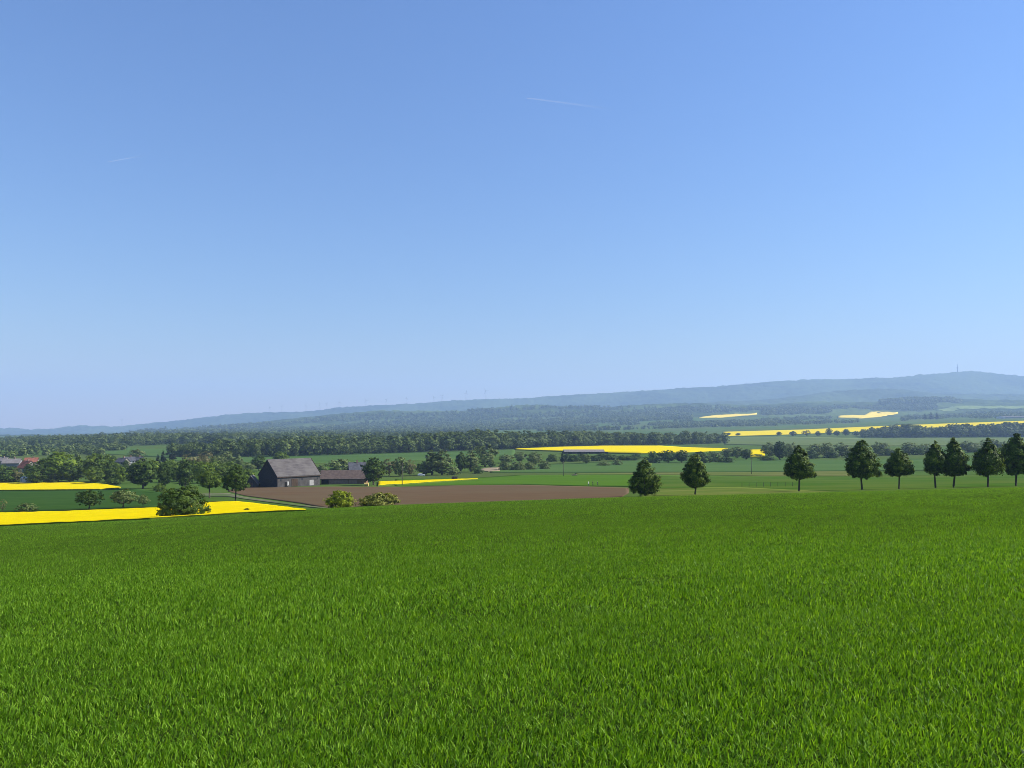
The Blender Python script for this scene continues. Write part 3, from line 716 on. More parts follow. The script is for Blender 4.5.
# village copse on the left (base row, height, width)
for d in [
    ('bush_green', 3, 472.5, 8, 14, 'green garden bush in front of the pale grey roofed house'),
    ('round_dark', 12, 475, 9, 12, 'small dark garden tree between pale roof and red roof'),
    ('round_dark', 31, 476, 13, 14, 'dark garden tree at right of the red roofed house'),
    ('round_green', 117, 472, 9, 12, 'small green tree in front of the cream village house'),
    ('bush_dark', 127, 471, 7, 14, 'dark garden bush below the white gabled house'),
    ('round_green', 135, 470, 8, 12, 'small green tree in front of the grey village house'),
    ('round_green', 78, 481, 25, 22, 'mid green tree filling the gap right of the big light green tree'),
    ('round_dark', 109, 483, 22, 16, 'dark green tree pressed against the large mid green copse tree'),
    ('round_green', 44, 482.5, 24, 18, 'mid green tree on the left shoulder of the big light tree'),
    ('round_light', 152, 479, 20, 20, 'light green tree peeping between the big dark tree and its neighbour'),
    ('round_green', 176, 482, 20, 18, 'mid green tree left behind the dark round tree'),
    ('round_light', 195, 481, 21, 20, 'light green tree right behind the dark round tree'),
    ('round_light', 231, 478, 18, 20, 'light green tree directly behind the lone dark tree'),
    ('round_green', 214, 477, 18, 20, 'mid green tree behind the thin trunked tree'),
    ('round_green', 184, 477, 18, 18, 'mid green tree below the first brownish grey tree'),
    ('grey', 218, 471, 16, 16, 'grey green tree right of the brownish grey pair'),
    ('round_dark', 131, 483, 14, 14, 'dark undergrowth tree left below the big dark tree'),
    ('bush_green', 190, 492, 7, 18, 'pale green hedge bush below the dark round tree'),
    ('round_dark', 36, 484, 19, 24, 'dark rounded tree at the left end of the village copse'),
    ('round_light', 58, 482, 31, 38, 'big fresh light green tree rising over the village copse'),
    ('bush_grey', 51, 482.5, 11, 14, 'pale shrub in front of the big light green tree'),
    ('round_dark', 70, 483, 19, 22, 'dark bushy tree below the big light green tree'),
    ('round_green', 99, 482, 30, 33, 'large mid green tree in the middle of the village copse'),
    ('round_green', 95, 484, 18, 21, 'lower mid green tree before the large copse tree'),
    ('round_light', 120.5, 484, 18, 14, 'light green young tree right of the large copse tree'),
    ('bush_dark', 112, 485, 7, 16, 'low dark shrub at the right tip of the yellow strip'),
    ('round_dark', 143, 488.8, 31, 31, 'big dark oak-like tree between yellow strip and round trees'),
    ('round_dark', 164.5, 488, 26, 16, 'narrow dark tree right of the big dark one'),
    ('bush_green', 160, 492, 9, 14, 'low light green shrub under the narrow dark tree'),
    ('bush_dark', 8, 482, 13, 26, 'dark garden shrubbery below the pale village roofs'),
    ('round_brown', 17, 482, 14, 14, 'brownish green garden tree beside the white shed'),
    ('bush_green', 2, 481, 8, 10, 'pale green shrub at left edge by the village'),
    ('round_light', 170, 478, 19, 22, 'light green tree behind the narrow dark tree'),
    ('round_light', 203, 483, 22, 26, 'light green tree behind the thin trunked tree'),
    ('round_green', 222, 483, 19, 20, 'mid green tree between the lone dark tree and copse'),
    ('round_light', 246, 482, 14, 16, 'light green bush-like tree left of the barn'),
    ('round_brown', 190, 472, 19, 22, 'brownish grey round tree behind the light green trees'),
    ('round_brown', 206, 470, 19, 24, 'second brownish grey round tree, broader and further right'),
    ('grey', 227, 468, 18, 16, 'grey green round tree in front of the dark wood'),
    ('tall_grey', 238.5, 468, 14, 8, 'small upright tree right of the grey green round one'),
    ('round_dark', 259, 471, 16, 17, 'dark tree peeping over the barn left gable'),
    ('grey', 247, 472, 10, 14, 'pale low tree left of the barn gable tree'),
    ('round_green', 281, 466, 15, 20, 'olive round tree right behind the barn roof'),
    ('conifer', 163, 463, 14, 7, 'thin dark spruce rising from the village houses'),
    ('conifer', 158, 466, 12, 8, 'shorter dark spruce beside the thin spruce'),
    ('conifer', 172.5, 461, 13, 9, 'dark spruce at the left corner of the wood'),
    ('round_dark', 113, 467, 12, 9, 'dark tree left of the grey village houses'),
    ('grey', 137, 459.5, 11, 14, 'grey bare-looking tree behind the village houses'),
    ('round_dark', 126, 468, 8, 9, 'small dark tree between the grey houses'),
    ('round_dark', 373.5, 485, 28, 26, 'very dark dense tree at the right end of the farm'),
    ('grey', 340, 474, 16, 24, 'broad grey green tree behind the farm shed'),
    ('bush_grey', 322, 472, 7, 12, 'grey shrub behind the barn right gable'),
    ('bush_grey', 355, 472, 11, 12, 'grey bush left of the farmhouse'),
    ('round_brown', 389, 476, 18, 18, 'olive brown tree right behind the very dark tree'),
    ('grey', 400, 476.5, 21, 14, 'taller grey tree behind the telephone pole by the barn'),
    ('round_brown', 410, 476, 17, 14, 'yellowish brown tree right of the telephone pole'),
]:
    tree(*d[:5], d[5])
# trees and bushes along the brook in the valley
for d in [
    ('grey', 424, 475, 14, 14, 'low grey tree left of the tall willows by the brook'),
    ('tall_grey', 432, 475, 25, 16, 'tall grey willow, left stem of the brook pair'),
    ('tall_grey', 442, 475, 26, 18, 'tall grey willow, right stem of the brook pair'),
    ('bush_grey', 452, 475, 9, 14, 'low grey bush between the two willow groups'),
    ('round_dark', 461, 472.5, 21, 13, 'dark narrow tree at left of the second willow group'),
    ('tall_grey', 471, 472, 22, 15, 'grey tree in the middle of the second willow group'),
    ('grey', 485, 467, 23, 24, 'tall broad grey green tree crowning the second willow group'),
    ('bush_dark', 478, 473.5, 6, 10, 'small dark bush beside the sandy bank'),
    ('bush_dark', 492, 466.5, 4, 7, 'tiny dark bush above the sandy bank'),
    ('grey', 506, 463, 9, 16, 'grey bush behind the sandy bank'),
    ('bush_grey', 505, 470, 9, 14, 'pale round shrub right of the sandy bank'),
    ('bush_grey', 518, 470, 9, 16, 'pale round shrub, middle of the low brook thicket'),
    ('bush_grey', 529, 469.5, 8, 14, 'pale round shrub right in the low brook thicket'),
    ('grey', 520, 462, 11, 12, 'upright grey tree over the low brook thicket'),
    ('grey', 534, 466, 15, 15, 'round grey tree at right end of the brook thicket'),
    ('bush_grey', 544, 469, 9, 12, 'grey shrub ending the brook thicket'),
    ('bush_dark', 552, 461.5, 8, 12, 'dark bush left below the long farm building'),
    ('conifer', 562.5, 463.5, 12, 7, 'dark upright tree beside the distant pole'),
    ('bush_dark', 574, 461.5, 7, 14, 'dark bush under left end of the long farm building'),
    ('grey', 586, 464, 11, 10, 'thin grey tree in front of the long farm building'),
    ('bush_dark', 567.5, 460.5, 7, 13, 'dark hedge bush just right of the distant pole tree'),
    ('bush_dark', 581, 460.5, 7, 14, 'dark hedge bush below the middle of the long farm building'),
    ('bush_dark', 603, 460, 7, 14, 'dark hedge bush at right corner of the long farm building'),
    ('bush_dark', 631, 459.6, 4, 16, 'flat dark hedge bush left of the conical tree top'),
    ('bush_dark', 596, 461, 6, 14, 'dark bush under right end of the long farm building'),
    ('bush_dark', 610, 460, 6, 16, 'dark bush right of the long farm building'),
    ('bush_dark', 624, 460, 5, 16, 'low dark bush joining the valley hedge'),
    ('bush_grey', 604, 465.5, 4, 13, 'small pale shrub alone in the bluish field'),
    ('bush_grey', 617, 465, 6, 9, 'small round shrub beside the first conical tree'),
    ('bush_dark', 636, 459, 5, 14, 'low dark hedge bush left behind the first conical tree'),
    ('bush_dark', 654, 463, 12, 18, 'dark hedge bush behind the first conical tree top'),
    ('round_dark', 668, 463, 13, 18, 'dark hedge bush between the first two conical trees'),
    ('round_dark', 682, 463, 13, 17, 'tall dark hedge bush left of the second conical tree'),
    ('bush_dark', 700, 463, 12, 20, 'dark hedge bush behind the second conical tree'),
    ('bush_grey', 714, 462, 11, 16, 'greyish hedge bush right of the second conical tree'),
    ('bush_dark', 726, 462.5, 6, 14, 'low dark hedge bush before the yellow patch'),
    ('grey', 727, 458, 10, 13, 'grey tree over the low hedge before the yellow patch'),
    ('grey', 737, 458, 12, 15, 'grey tree left of the small yellow patch'),
    ('round_dark', 746, 460, 11, 12, 'dark round bush at the left of the yellow patch'),
    ('bush_dark', 766, 460.5, 5, 14, 'low dark hedge bush right of the yellow patch'),
    ('grey', 769, 457, 15, 14, 'grey tree right of the small yellow patch'),
    ('bush_grey', 757.5, 457.4, 3.6, 12, 'low pale bush standing in front of the small yellow patch'),
    ('round_dark', 780, 460, 19, 18, 'dark leafy tree left of the lone conical tree'),
    ('grey', 791, 459, 17, 15, 'grey tree just behind the lone conical tree top'),
    ('bush_dark', 812, 458.5, 9, 14, 'dark bush right behind the lone conical tree'),
    ('grey', 815, 457, 14, 13, 'grey tree right of the lone conical tree'),
    ('grey', 827, 457.5, 16, 15, 'grey tree in the middle between two conical trees'),
    ('bush_dark', 832, 458, 7, 16, 'dark undergrowth bush between two conical trees'),
    ('grey', 842, 457, 15, 14, 'grey tree left behind the tall broad conical tree'),
    ('bush_dark', 852, 457.5, 6, 14, 'dark undergrowth bush left behind the tall broad tree'),
    ('grey', 880, 455.5, 14, 16, 'grey tree right behind the tall broad conical tree'),
    ('bush_dark', 888, 455.5, 7, 14, 'dark bush left of the small rounded tree'),
    ('grey', 909, 454.5, 13, 15, 'grey tree right behind the small rounded tree'),
    ('bush_dark', 918, 454.8, 8, 14, 'dark bush left of the slim tree'),
    ('grey', 925, 454, 11, 14, 'grey tree left of the slim tree top'),
    ('grey', 968, 452.5, 12, 18, 'grey tree between the narrow tree and the broad tree'),
    ('bush_grey', 975, 452, 9, 14, 'grey bush left behind the broad conical tree'),
    ('grey', 1001, 451, 10, 16, 'grey tree between the last two row trees'),
    ('grey', 990, 451, 13, 16, 'grey tree directly behind the broad conical tree'),
]:
    tree(*d[:5], d[5])
# far solitary trees
for d in [
    ('round_dark', 692.5, 427.0, 5.0, 5, 'lone dark tree on the skyline of the middle fields'),
    ('round_dark', 728.5, 435.4, 2.8, 5, 'small dark tree at left end of the rising yellow band'),
    ('round_dark', 738, 436.0, 3.2, 6, 'second small dark tree in the rising yellow band'),
    ('round_dark', 779, 435.6, 4, 6, 'dark tree, first of the hedge under the yellow band'),
    ('round_dark', 793, 436.4, 5.5, 8, 'dark tree, second of the hedge under the yellow band'),
    ('round_brown', 806.5, 436.2, 6.5, 10, 'brownish tree in the hedge under the yellow band'),
    ('round_dark', 818, 436.2, 5.2, 7, 'dark tree right of the brownish hedge tree'),
    ('round_dark', 829, 436, 8, 7, 'taller dark tree in the hedge under the yellow band'),
    ('round_dark', 837, 436, 5.6, 8, 'dark round tree right of the taller hedge tree'),
    ('round_dark', 846, 436, 7, 8, 'dark tree near the end of the hedge'),
    ('round_dark', 856, 436, 5, 8, 'dark low tree where the hedge meets the bluish wood'),
    ('conifer', 925, 420.0, 7, 5, 'left of three dark spruces on the far slope'),
    ('conifer', 931, 419.8, 8, 5, 'middle of three dark spruces on the far slope'),
    ('conifer', 937, 419.6, 8, 5, 'right of three dark spruces on the far slope'),
]:
    tree(*d[:5], d[5])

# ------------------------------------------------------------------ woods
def forest_variant(seed, prof, asp, mat):
    rng = np.random.RandomState(seed)
    return crown_mesh('wood_tree', rng, prof, asp, 0.02, mat, 70, 14, 0.046, 0.100, lump=0.3, fill=0.4, tmid=0.30 + 0.42 * rng.rand(), tvar=0.10)
FV = [(forest_variant(300 + k, ['round', 'round', 'ovate', 'round', 'tall'][k % 5], [0.9, 0.8, 0.8, 1.0, 0.62][k % 5], M['forest_leaf']), [0.9, 0.8, 0.8, 1.0, 0.62][k % 5]) for k in range(8)]
WOOD_TRUNK = mesh_of(trunk_mb(np.random.RandomState(5), 0.15, 0.7, 0.02), 'wood_trunk', [M['bark']])
FVN = []
for me, asp in FV:
    c = np.empty(len(me.vertices) * 3, dtype=np.float32); me.vertices.foreach_get('co', c)
    t = np.empty(len(me.vertices), dtype=np.float32); me.attributes['tone'].data.foreach_get('value', t)
    FVN.append((c.reshape(-1, 3), t))
FVF = []
for k in range(6):
    rng = np.random.RandomState(400 + k)
    me = crown_mesh('far_tree', rng, ['round', 'tall', 'round'][k % 3], 0.8, 0.0, M['forest_leaf'], 26, 6, 0.10, 0.12, lump=0.3, fill=0.4)
    c = np.empty(len(me.vertices) * 3, dtype=np.float32); me.vertices.foreach_get('co', c)
    t = np.empty(len(me.vertices), dtype=np.float32); me.attributes['tone'].data.foreach_get('value', t)
    FVF.append((c.reshape(-1, 3), t))
KEEP_OPEN = [(692, 762, 411, 422), (832, 902, 408, 422), (936, 1160, 403, 412.5)]     # far fields that stay clear of trees
def scatter_wood(label, top, bot, n, hr, seed, clump=None, thresh=0.5):
    """far woodland: n small trees strewn between two lines of the slope, thinned out by a clump noise"""
    rng = random.Random(seed); Vv = []; Tt = []
    x0, x1 = top[0][0], top[-1][0]
    tries = 0
    while len(Vv) < n and tries < n * 8:
        tries += 1
        c = x0 + (x1 - x0) * rng.random()
        A = at(c, float(np.interp(c, [p[0] for p in top], [p[1] for p in top])))
        B = at(c, float(np.interp(c, [p[0] for p in bot], [p[1] for p in bot])))
        y = B.y + (A.y - B.y) * rng.random(); x = y * (c - CX) / F
        rw = HY - F * z1(x, y) / y
        if any(a_ < c < b_ and r0 < rw < r1 for a_, b_, r0, r1 in KEEP_OPEN): continue
        if clump:
            v = float(vnoise(np.array([x / clump[0]]), np.array([y / clump[1]]), seed)[0])
            if v < thresh: continue
        h = hr[0] + (hr[1] - hr[0]) * rng.random(); w = h * (0.8 + 0.5 * rng.random())
        v, t = FVF[rng.randrange(len(FVF))]
        a = rng.random() * 6.28; cs, sn = math.cos(a), math.sin(a)
        q = np.empty_like(v)
        q[:, 0] = (v[:, 0] * cs - v[:, 1] * sn) * w / 0.8 + x
        q[:, 1] = (v[:, 0] * sn + v[:, 1] * cs) * w / 0.8 + y
        q[:, 2] = v[:, 2] * h + drape(x, y) - 0.5
        Vv.append(q); Tt.append(np.clip(t + (rng.random() - 0.5) * 0.5, 0, 1))
    V = np.vstack(Vv); i = np.arange(len(V)).reshape(-1, 4)
    print('scatter', label, len(Vv))
    return tag(link('forest', np_mesh('forest', V, [i], [M['forest_leaf']], tone=np.concatenate(Tt))), label, 'forest', kind='stuff')
def forest(label, front, depth, hgt, spacing, rows_step, seed, single=None, jitter=0.5, name='forest', tone_amp=0.25, minrow=None):
    """a wood: trees in staggered ranks behind its front line; the front rank may be single trees"""
    rng = random.Random(seed)
    pxs = [p[0] for p in front]; rws = [p[1] for p in front]
    hx = [p[0] for p in hgt]; hv = [p[1] for p in hgt]
    Vv = []; Tt = []; n = 0; singles = 0
    line = []
    c = pxs[0]
    while c < pxs[-1]:
        p = at(c, float(np.interp(c, pxs, rws)))
        line.append((c, p)); c += spacing * F / p.y
    nr = max(1, int(depth / rows_step))
    for r_ in range(nr):
        for (c, p) in line:
            cc = c + (rng.random() - 0.5) * spacing * jitter * 2 * F / p.y + (0.5 * spacing * F / p.y if r_ % 2 else 0)
            y = p.y + r_ * rows_step + (rng.random() - 0.5) * rows_step * 0.8
            x = y * (cc - CX) / F
            z = z1(x, y)
            h = float(np.interp(cc, hx, hv)) * (0.66 + 0.46 * rng.random()) * (0.86 + 0.28 * float(vnoise(np.array([x / 45.0]), np.array([y / 45.0]), 77)[0]))
            k = rng.randrange(len(FV)); asp = FV[k][1]
            w = h * (0.66 + 0.62 * rng.random())
            rz = rng.random() * 6.28
            if single and r_ < single[0]:
                o = empty('wood_tree', (x, y, z - 0.2), rz)
                o.scale = (w / asp, w / asp, h)
                link('trunk', WOOD_TRUNK, o); link('crown', FV[k][0], o)
                tag(o, single[1], 'tree', single[2]); singles += 1
                continue
            v, t = FVN[k]
            cs, sn = math.cos(rz), math.sin(rz)
            q = np.empty_like(v)
            q[:, 0] = (v[:, 0] * cs - v[:, 1] * sn) * w / asp + x
            q[:, 1] = (v[:, 0] * sn + v[:, 1] * cs) * w / asp + y
            q[:, 2] = v[:, 2] * h + z - 0.2
            Vv.append(q); Tt.append(np.clip(t + (rng.random() - 0.5) * 2 * tone_amp, 0, 1)); n += 1
    if Vv:
        V = np.vstack(Vv); i = np.arange(len(V)).reshape(-1, 4)
        o = link(name, np_mesh(name, V, [i], [M['forest_leaf']], tone=np.concatenate(Tt)))
        tag(o, label, 'forest', kind='stuff')
    print('forest', label, 'single', singles, 'merged', n)
forest('long dark green wood across the valley behind the barn', [(174, 457), (250, 457), (300, 455.6), (400, 452.6), (470, 450.2), (520, 448.8)], 150,
       [(174, 13), (220, 15), (300, 17), (400, 19), (470, 21), (520, 20)], 9.5, 14, 11, (1, 'leafy green tree standing in the front rank of the long wood behind the barn', 'front trees of the long wood behind the barn'))
forest('green wood above the long yellow strip in mid valley', [(470, 450.0), (515, 448.4), (560, 446.4), (600, 445.4), (660, 445.0), (690, 444.4), (722, 443.4)], 160,
       [(480, 22), (600, 21), (700, 19), (722, 17)], 10.0, 16, 12, (1, 'leafy green tree standing in the front rank of the wood above the yellow strip', 'front trees of the wood above the yellow strip'))
forest('hazy wooded rise stretching behind the village on the left', [(-150, 448), (0, 446.5), (60, 446.5), (110, 446.8), (170, 444.8), (250, 444), (360, 443), (480, 441.5)], 900,
       [(-100, 10), (0, 10), (40, 14), (130, 19), (300, 19), (480, 18)], 12.0, 42, 13)
scatter_wood('scattered green trees and hedges between the village and wooded rise', [(-120, 446.5), (0, 446), (60, 446.5), (125, 447.5)], [(-120, 460), (0, 459), (60, 458), (100, 455), (125, 450)], 480, (4, 10), 14, (45, 40), 0.42)
forest('bluish dark wood on the right below the rising yellow band', [(862, 437.6), (940, 437.2), (1024, 436.8), (1160, 436.5)], 130,
       [(862, 15), (880, 22), (905, 27), (930, 22), (960, 29), (985, 22), (1012, 29), (1100, 28)], 11.0, 20, 15)
scatter_wood('distant tree belts and copses dotted over the lower slopes on right', [(700, 419.5), (800, 418.2), (900, 415.5), (1024, 412), (1150, 411)], [(700, 426.5), (800, 424.8), (870, 422.3), (940, 419.8), (1024, 417.6), (1150, 416)], 1300, (9, 19), 16, (260, 160), 0.50)
scatter_wood('dark wooded knoll below the blue ridge on the right', [(880, 401.8), (905, 400.4), (931, 399.6), (960, 401.2)], [(880, 404.5), (905, 404.5), (931, 404.5), (960, 404.5)], 800, (18, 32), 18)
scatter_wood('mottled woodland covering the middle hills beyond the valley', [(130, 434.2), (180, 431.5), (240, 425.5), (330, 418), (415, 415), (540, 407.5), (640, 408), (705, 406), (780, 407), (860, 407), (960, 405), (1100, 403)], [(130, 435.6), (180, 435.2), (240, 433.5), (330, 432.5), (500, 428.5), (700, 418.5), (840, 412), (960, 410), (1100, 409)], 6500, (14, 26), 17, (420, 300), 0.36)
scatter_wood('hazy woodland and hedges on the valley edge in the middle distance', [(230, 433.8), (330, 432.8), (500, 429.0), (600, 426), (700, 420.5), (780, 420)], [(230, 436.5), (330, 435.5), (500, 432), (600, 430.5), (700, 427.5), (780, 425.8)], 2600, (10, 20), 19, (240, 200), 0.40)

# ------------------------------------------------------------------ buildings
def gable_house(root, L, W, he, hr, wall, roof, over=0.4, thick=0.18, gable=None, y0=0.0):
    """walls with two gables along x, open-box prism; roof of two slabs. origin at the front left corner, ground level"""
    w = MB()
    prof = [(0, 0, -0.5), (0, W, -0.5), (0, W, he), (0, W/2, hr), (0, 0, he)]
    w.prism(prof, (L, 0, 0), 0)
    if gable is not None:
        for i, f in enumerate(w.f):
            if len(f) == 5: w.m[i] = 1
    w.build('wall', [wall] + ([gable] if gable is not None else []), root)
    r_ = MB()
    sl = (hr - he) / (W / 2)
    n = Vector((0, -sl, 1)).normalized() * thick
    e0 = Vector((-over, -over, he - over * sl + 0.02)); rid = Vector((-over, W/2, hr + 0.02))
    r_.prism([e0, rid, rid + Vector((0, 0, thick * 1.3)), e0 + Vector((0, 0, thick * 1.3))], (L + 2*over, 0, 0))
    e1 = Vector((-over, W + over, he - over * sl + 0.02)); rid2 = Vector((-over, W/2 + 0.004, hr + 0.02))
    r_.prism([rid2, e1, e1 + Vector((0, 0, thick * 1.3)), rid2 + Vector((0, 0, thick * 1.3))], (L + 2*over, 0, 0))
    return r_.build('roof', roof, root)

def window(root, x, z, w, h, y=-0.0, mat_frame=None):
    m = MB(); t = 0.09
    for a in ((x-w/2-t, x+w/2+t, z-t, z), (x-w/2-t, x+w/2+t, z+h, z+h+t), (x-w/2-t, x-w/2, z+0.002, z+h-0.002), (x+w/2, x+w/2+t, z+0.002, z+h-0.002)):
        m.box(a[0], a[1], y-0.06, y+0.05, a[2], a[3])
    f = m.build('window', mat_frame or M['white'], root)
    g = MB(); g.box(x-w/2+0.003, x+w/2-0.003, y-0.025, y+0.04, z+0.003, z+h-0.003); g.build('pane', M['glass'], f)
    return f

# the old barn
p = at(277.5, 487.4)
barn = tag(empty('barn', (p.x, p.y, p.z), R(48)), 'big old stone barn with steep weathered grey roof and dark gable', 'barn')
BL, BW, BE, BR = 21.9, 16.0, 4.8, 11.9
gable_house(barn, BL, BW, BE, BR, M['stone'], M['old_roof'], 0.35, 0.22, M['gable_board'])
g = MB(); g.box(-0.30, BL + 0.30, -0.42, -0.26, BE - 0.62, BE - 0.36); g.build('gutter', M['wood_dark'], barn)
d_ = MB(); d_.box(16.3, 18.5, -0.10, 0.02, 0.0, 2.5); do = d_.build('door', M['pale_door'], barn)
hh = MB(); hh.box(18.1, 18.25, -0.16, -0.103, 1.1, 1.35); hh.build('handle', M['wire'], do)
d_ = MB(); d_.box(7.0, 10.2, -0.07, 0.02, 0.0, 3.4); d_.build('door', M['wood_dark'], barn)
d_ = MB(); d_.box(3.6, 5.0, -0.08, 0.02, 0.0, 2.1); d_.build('doorway', M['dark_gap'], barn)
d_ = MB(); d_.prism([(4.9, -0.16, 0.5), (5.5, -0.16, 0.7), (5.5, -0.16, 2.3), (4.9, -0.16, 2.4)], (0, 0.05, 0)); d_.build('shutter', M['white'], barn)
for xx in (1.6, 12.4, 20.6): window(barn, xx, 2.7, 0.7, 0.8, 0.0, M['stone'])
r2 = MB(); r2.prism([(BL + 0.352, -0.37, BE - 0.02), (BL + 0.352, BW/2, BR + 0.34), (BL + 0.352, BW/2, BR + 0.58), (BL + 0.352, -0.37, BE + 0.24)], (0.10, 0, 0)); r2.build('verge_board', M['wood_dark'], barn)
# attached low shed right of the barn
p2 = at(318.5, 486.6)
shed = tag(empty('shed', (-90.9, 367.2, z1(-90.9, 367.2)), R(5)), 'long low farm shed with brown roof and pinkish brick front beside barn', 'shed')
gable_house(shed, 21.5, 9.0, 2.75, 6.3, M['wood_brown'], M['shed_roof'], 0.5, 0.2)
d_ = MB(); d_.box(0.6, 3.8, -0.06, 0.05, 0.02, 2.3); d_.build('opening', M['dark_gap'], shed)
d_ = MB(); d_.box(4.0, 13.0, -0.12, 0.04, -0.2, 2.1); d_.build('brick_front', M['brick'], shed)
d_ = MB(); d_.box(13.3, 17.2, -0.10, 0.04, -0.2, 2.3); d_.build('brick_front', M['brick'], shed)
d_ = MB(); d_.box(17.5, 20.2, -0.08, 0.04, 0.0, 2.2); d_.build('door', M['wood_brown'], shed)
d_ = MB(); d_.box(0.0, 20.5, -0.07, 0.06, 2.35, 2.8); d_.build('lintel', M['wood_dark'], shed)
# small annex left of barn with one sunlit roof slope
p3 = at(257, 487.8)
ann = tag(empty('outbuilding', (p3.x - 1.0, p3.y + 3.5, z1(p3.x, p3.y)), R(100)), 'small dark outbuilding with steep roof left of the barn gable', 'outbuilding')
gable_house(ann, 8.0, 5.6, 1.4, 5.0, M['gable_board'], M['pale_roof'], 0.25, 0.15)
d_ = MB(); d_.box(-0.10, 0.02, 2.0, 3.6, 0.0, 2.1); d_.build('door', M['wood_dark'], ann)
# straw heap end by the shed and a farmhouse behind
p4 = at(366.5, 486.2)
st = MB()
st.tube([(-0.9, 0, 0.75), (0.9, 0, 0.75)], [0.75, 0.75], 20); 
for k in range(3): st.tube([(-0.5 + 0.5*k, 0, 0.75), (-0.45 + 0.5*k, 0, 0.75)], [0.765, 0.765], 20)
tag(st.build('straw_bale', M['yellow_wrap'], None, (p4.x, p4.y, p4.z)), 'yellow round straw bale at the right end of shed', 'straw bale')
p5 = at(357, 478.5)
fh = tag(empty('farmhouse', (p5.x - 4.2, p5.y, z1(p5.x, p5.y)), R(-72 + 90)), 'dark slate clad farmhouse between the shed and the very dark tree', 'house')
gable_house(fh, 9.5, 8.0, 4.6, 8.6, M['gable_board'], M['slate'], 0.35, 0.2)
for xx in (2.0, 4.8, 7.6):
    window(fh, xx, 1.0, 1.0, 1.3); window(fh, xx, 3.0, 1.0, 1.2)
c_ = MB(); c_.box(4.3, 5.0, 3.4, 4.1, 8.0, 10.2); c_.build('chimney', M['brick'], fh)

def village_house(px, row, L, W, he, hr, rot, wall, roof, label, wins=3, chim=True, dy=0):
    p = at(px, row)
    e = tag(empty('house', (p.x, p.y + dy, z1(p.x, p.y + dy)), R(rot)), label, 'house', 'houses of the village on the left')
    rf = gable_house(e, L, W, he, hr, wall, roof, 0.4, 0.2)
    for k in range(wins):
        xx = L * (k + 0.5) / wins
        window(e, xx, 1.0, 1.1, 1.3)
        if he > 4.5: window(e, xx, 3.3, 1.1, 1.2)
    if chim:
        c = MB(); c.box(L*0.6, L*0.6 + 0.8, W/2 - 0.4, W/2 + 0.4, hr - 0.6, hr + 1.3); c.build('chimney', M['brick'], rf)
    return e
village_house(17.0, 472.5, 9.5, 9, 3.4, 8.2, -28, M['plaster'], M['red_tile'], 'village house with bright red tiled roof', dy=0)
village_house(1.5, 469.0, 12, 9, 4.4, 7.6, 14, M['grey_plaster'], M['pale_roof'], 'village house with pale grey roof left of the red one', dy=0)
village_house(24, 467.0, 9, 8, 4.0, 7.2, 20, M['plaster'], M['red_tile'], 'village house with dull red roof behind the bright red one', dy=0)
village_house(-6, 466.5, 9, 8, 4.4, 7.2, -8, M['plaster'], M['pale_roof'], 'village house cut by the left picture edge', dy=0)
village_house(115, 468.0, 8, 7, 4.6, 7.6, -20, M['plaster'], M['slate'], 'cream village house with slate roof among dark trees', dy=0)
village_house(124, 466.5, 8, 7, 4.6, 7.4, 30, M['white'], M['slate'], 'white gabled village house right of the cream one', dy=0)
village_house(131, 466.0, 8, 7, 4.6, 7.2, -15, M['grey_plaster'], M['slate'], 'grey village house left of the big dark tree', dy=0)
p = at(20.5, 482.5)
wsd = tag(empty('garden_shed', (p.x + 1.2, p.y - 2, z1(p.x, p.y - 2) + 0.6), R(-25)), 'low white garden shed behind the yellow strip', 'shed')
gable_house(wsd, 4.6, 3.2, 1.9, 2.7, M['white'], M['white'], 0.2, 0.1)
d_ = MB(); d_.box(0.6, 1.5, -0.06, 0.02, 0.0, 1.75); d_.build('door', M['pale_door'], wsd)
# long farm hall in the valley
p = at(564.5, 453.9)
hall = tag(empty('farm_hall', (p.x, p.y, p.z), R(2)), 'long low farm hall with pale mauve roof in front of yellow strip', 'farm building')
gable_house(hall, 40 * p.y / F, 15, 2.0, 4.1, M['wood_dark'], M['pale_roof'], 0.6, 0.25)
for k in range(5):
    d_ = MB(); d_.box(4 + k * 9.5, 8 + k * 9.5, -0.12, 0.02, 0.0, 2.0); d_.build('gate', M['dark_gap'], hall)
# distant hall on right
p = at(1003, 418.6)
fhall = tag(empty('factory_hall', (p.x, p.y, p.z + 1), R(3)), 'distant white flat hall at the right edge under the hills', 'hall')
gable_house(fhall, 150, 40, 7, 10, M['white'], M['pale_roof'], 0.6, 0.3)
d_ = MB(); d_.box(10, 140, -0.2, 0.02, 1.0, 4.0); d_.build('window_band', M['glass'], fhall)

# ------------------------------------------------------------------ poles, car, people, fence, bales
def utility_pole(px, row, hpx, label):
    p = at(px, row); h = hpx * p.y / F
    e = tag(empty('utility_pole', (p.x, p.y, p.z), R(12)), label, 'pole', 'wooden utility poles in the valley')
    m = MB(); m.tube([(0, 0, -0.4), (0, 0, h)], [0.17, 0.12], 10); m.build('pole', M['pole_wood'], e, smooth=True)
    m = MB(); m.box(-0.85, 0.85, -0.19, -0.12, h - 0.62, h - 0.48); m.build('crossarm', M['pole_wood'], e)
    for xx in (-0.75, 0.0, 0.75):
        m = MB(); m.tube([(xx, -0.155, h - 0.478), (xx, -0.155, h - 0.30), (xx, -0.155, h - 0.24)], [0.05, 0.06, 0.03], 8); m.build('insulator', M['ceramic'], e)
utility_pole(402.2, 485.2, 22, 'dark wooden pole standing at the thin yellow wedge')
utility_pole(563.3, 476.2, 15, 'wooden pole on the meadow edge in the middle valley')
utility_pole(751.3, 474.4, 17, 'wooden pole between second and third conical trees')

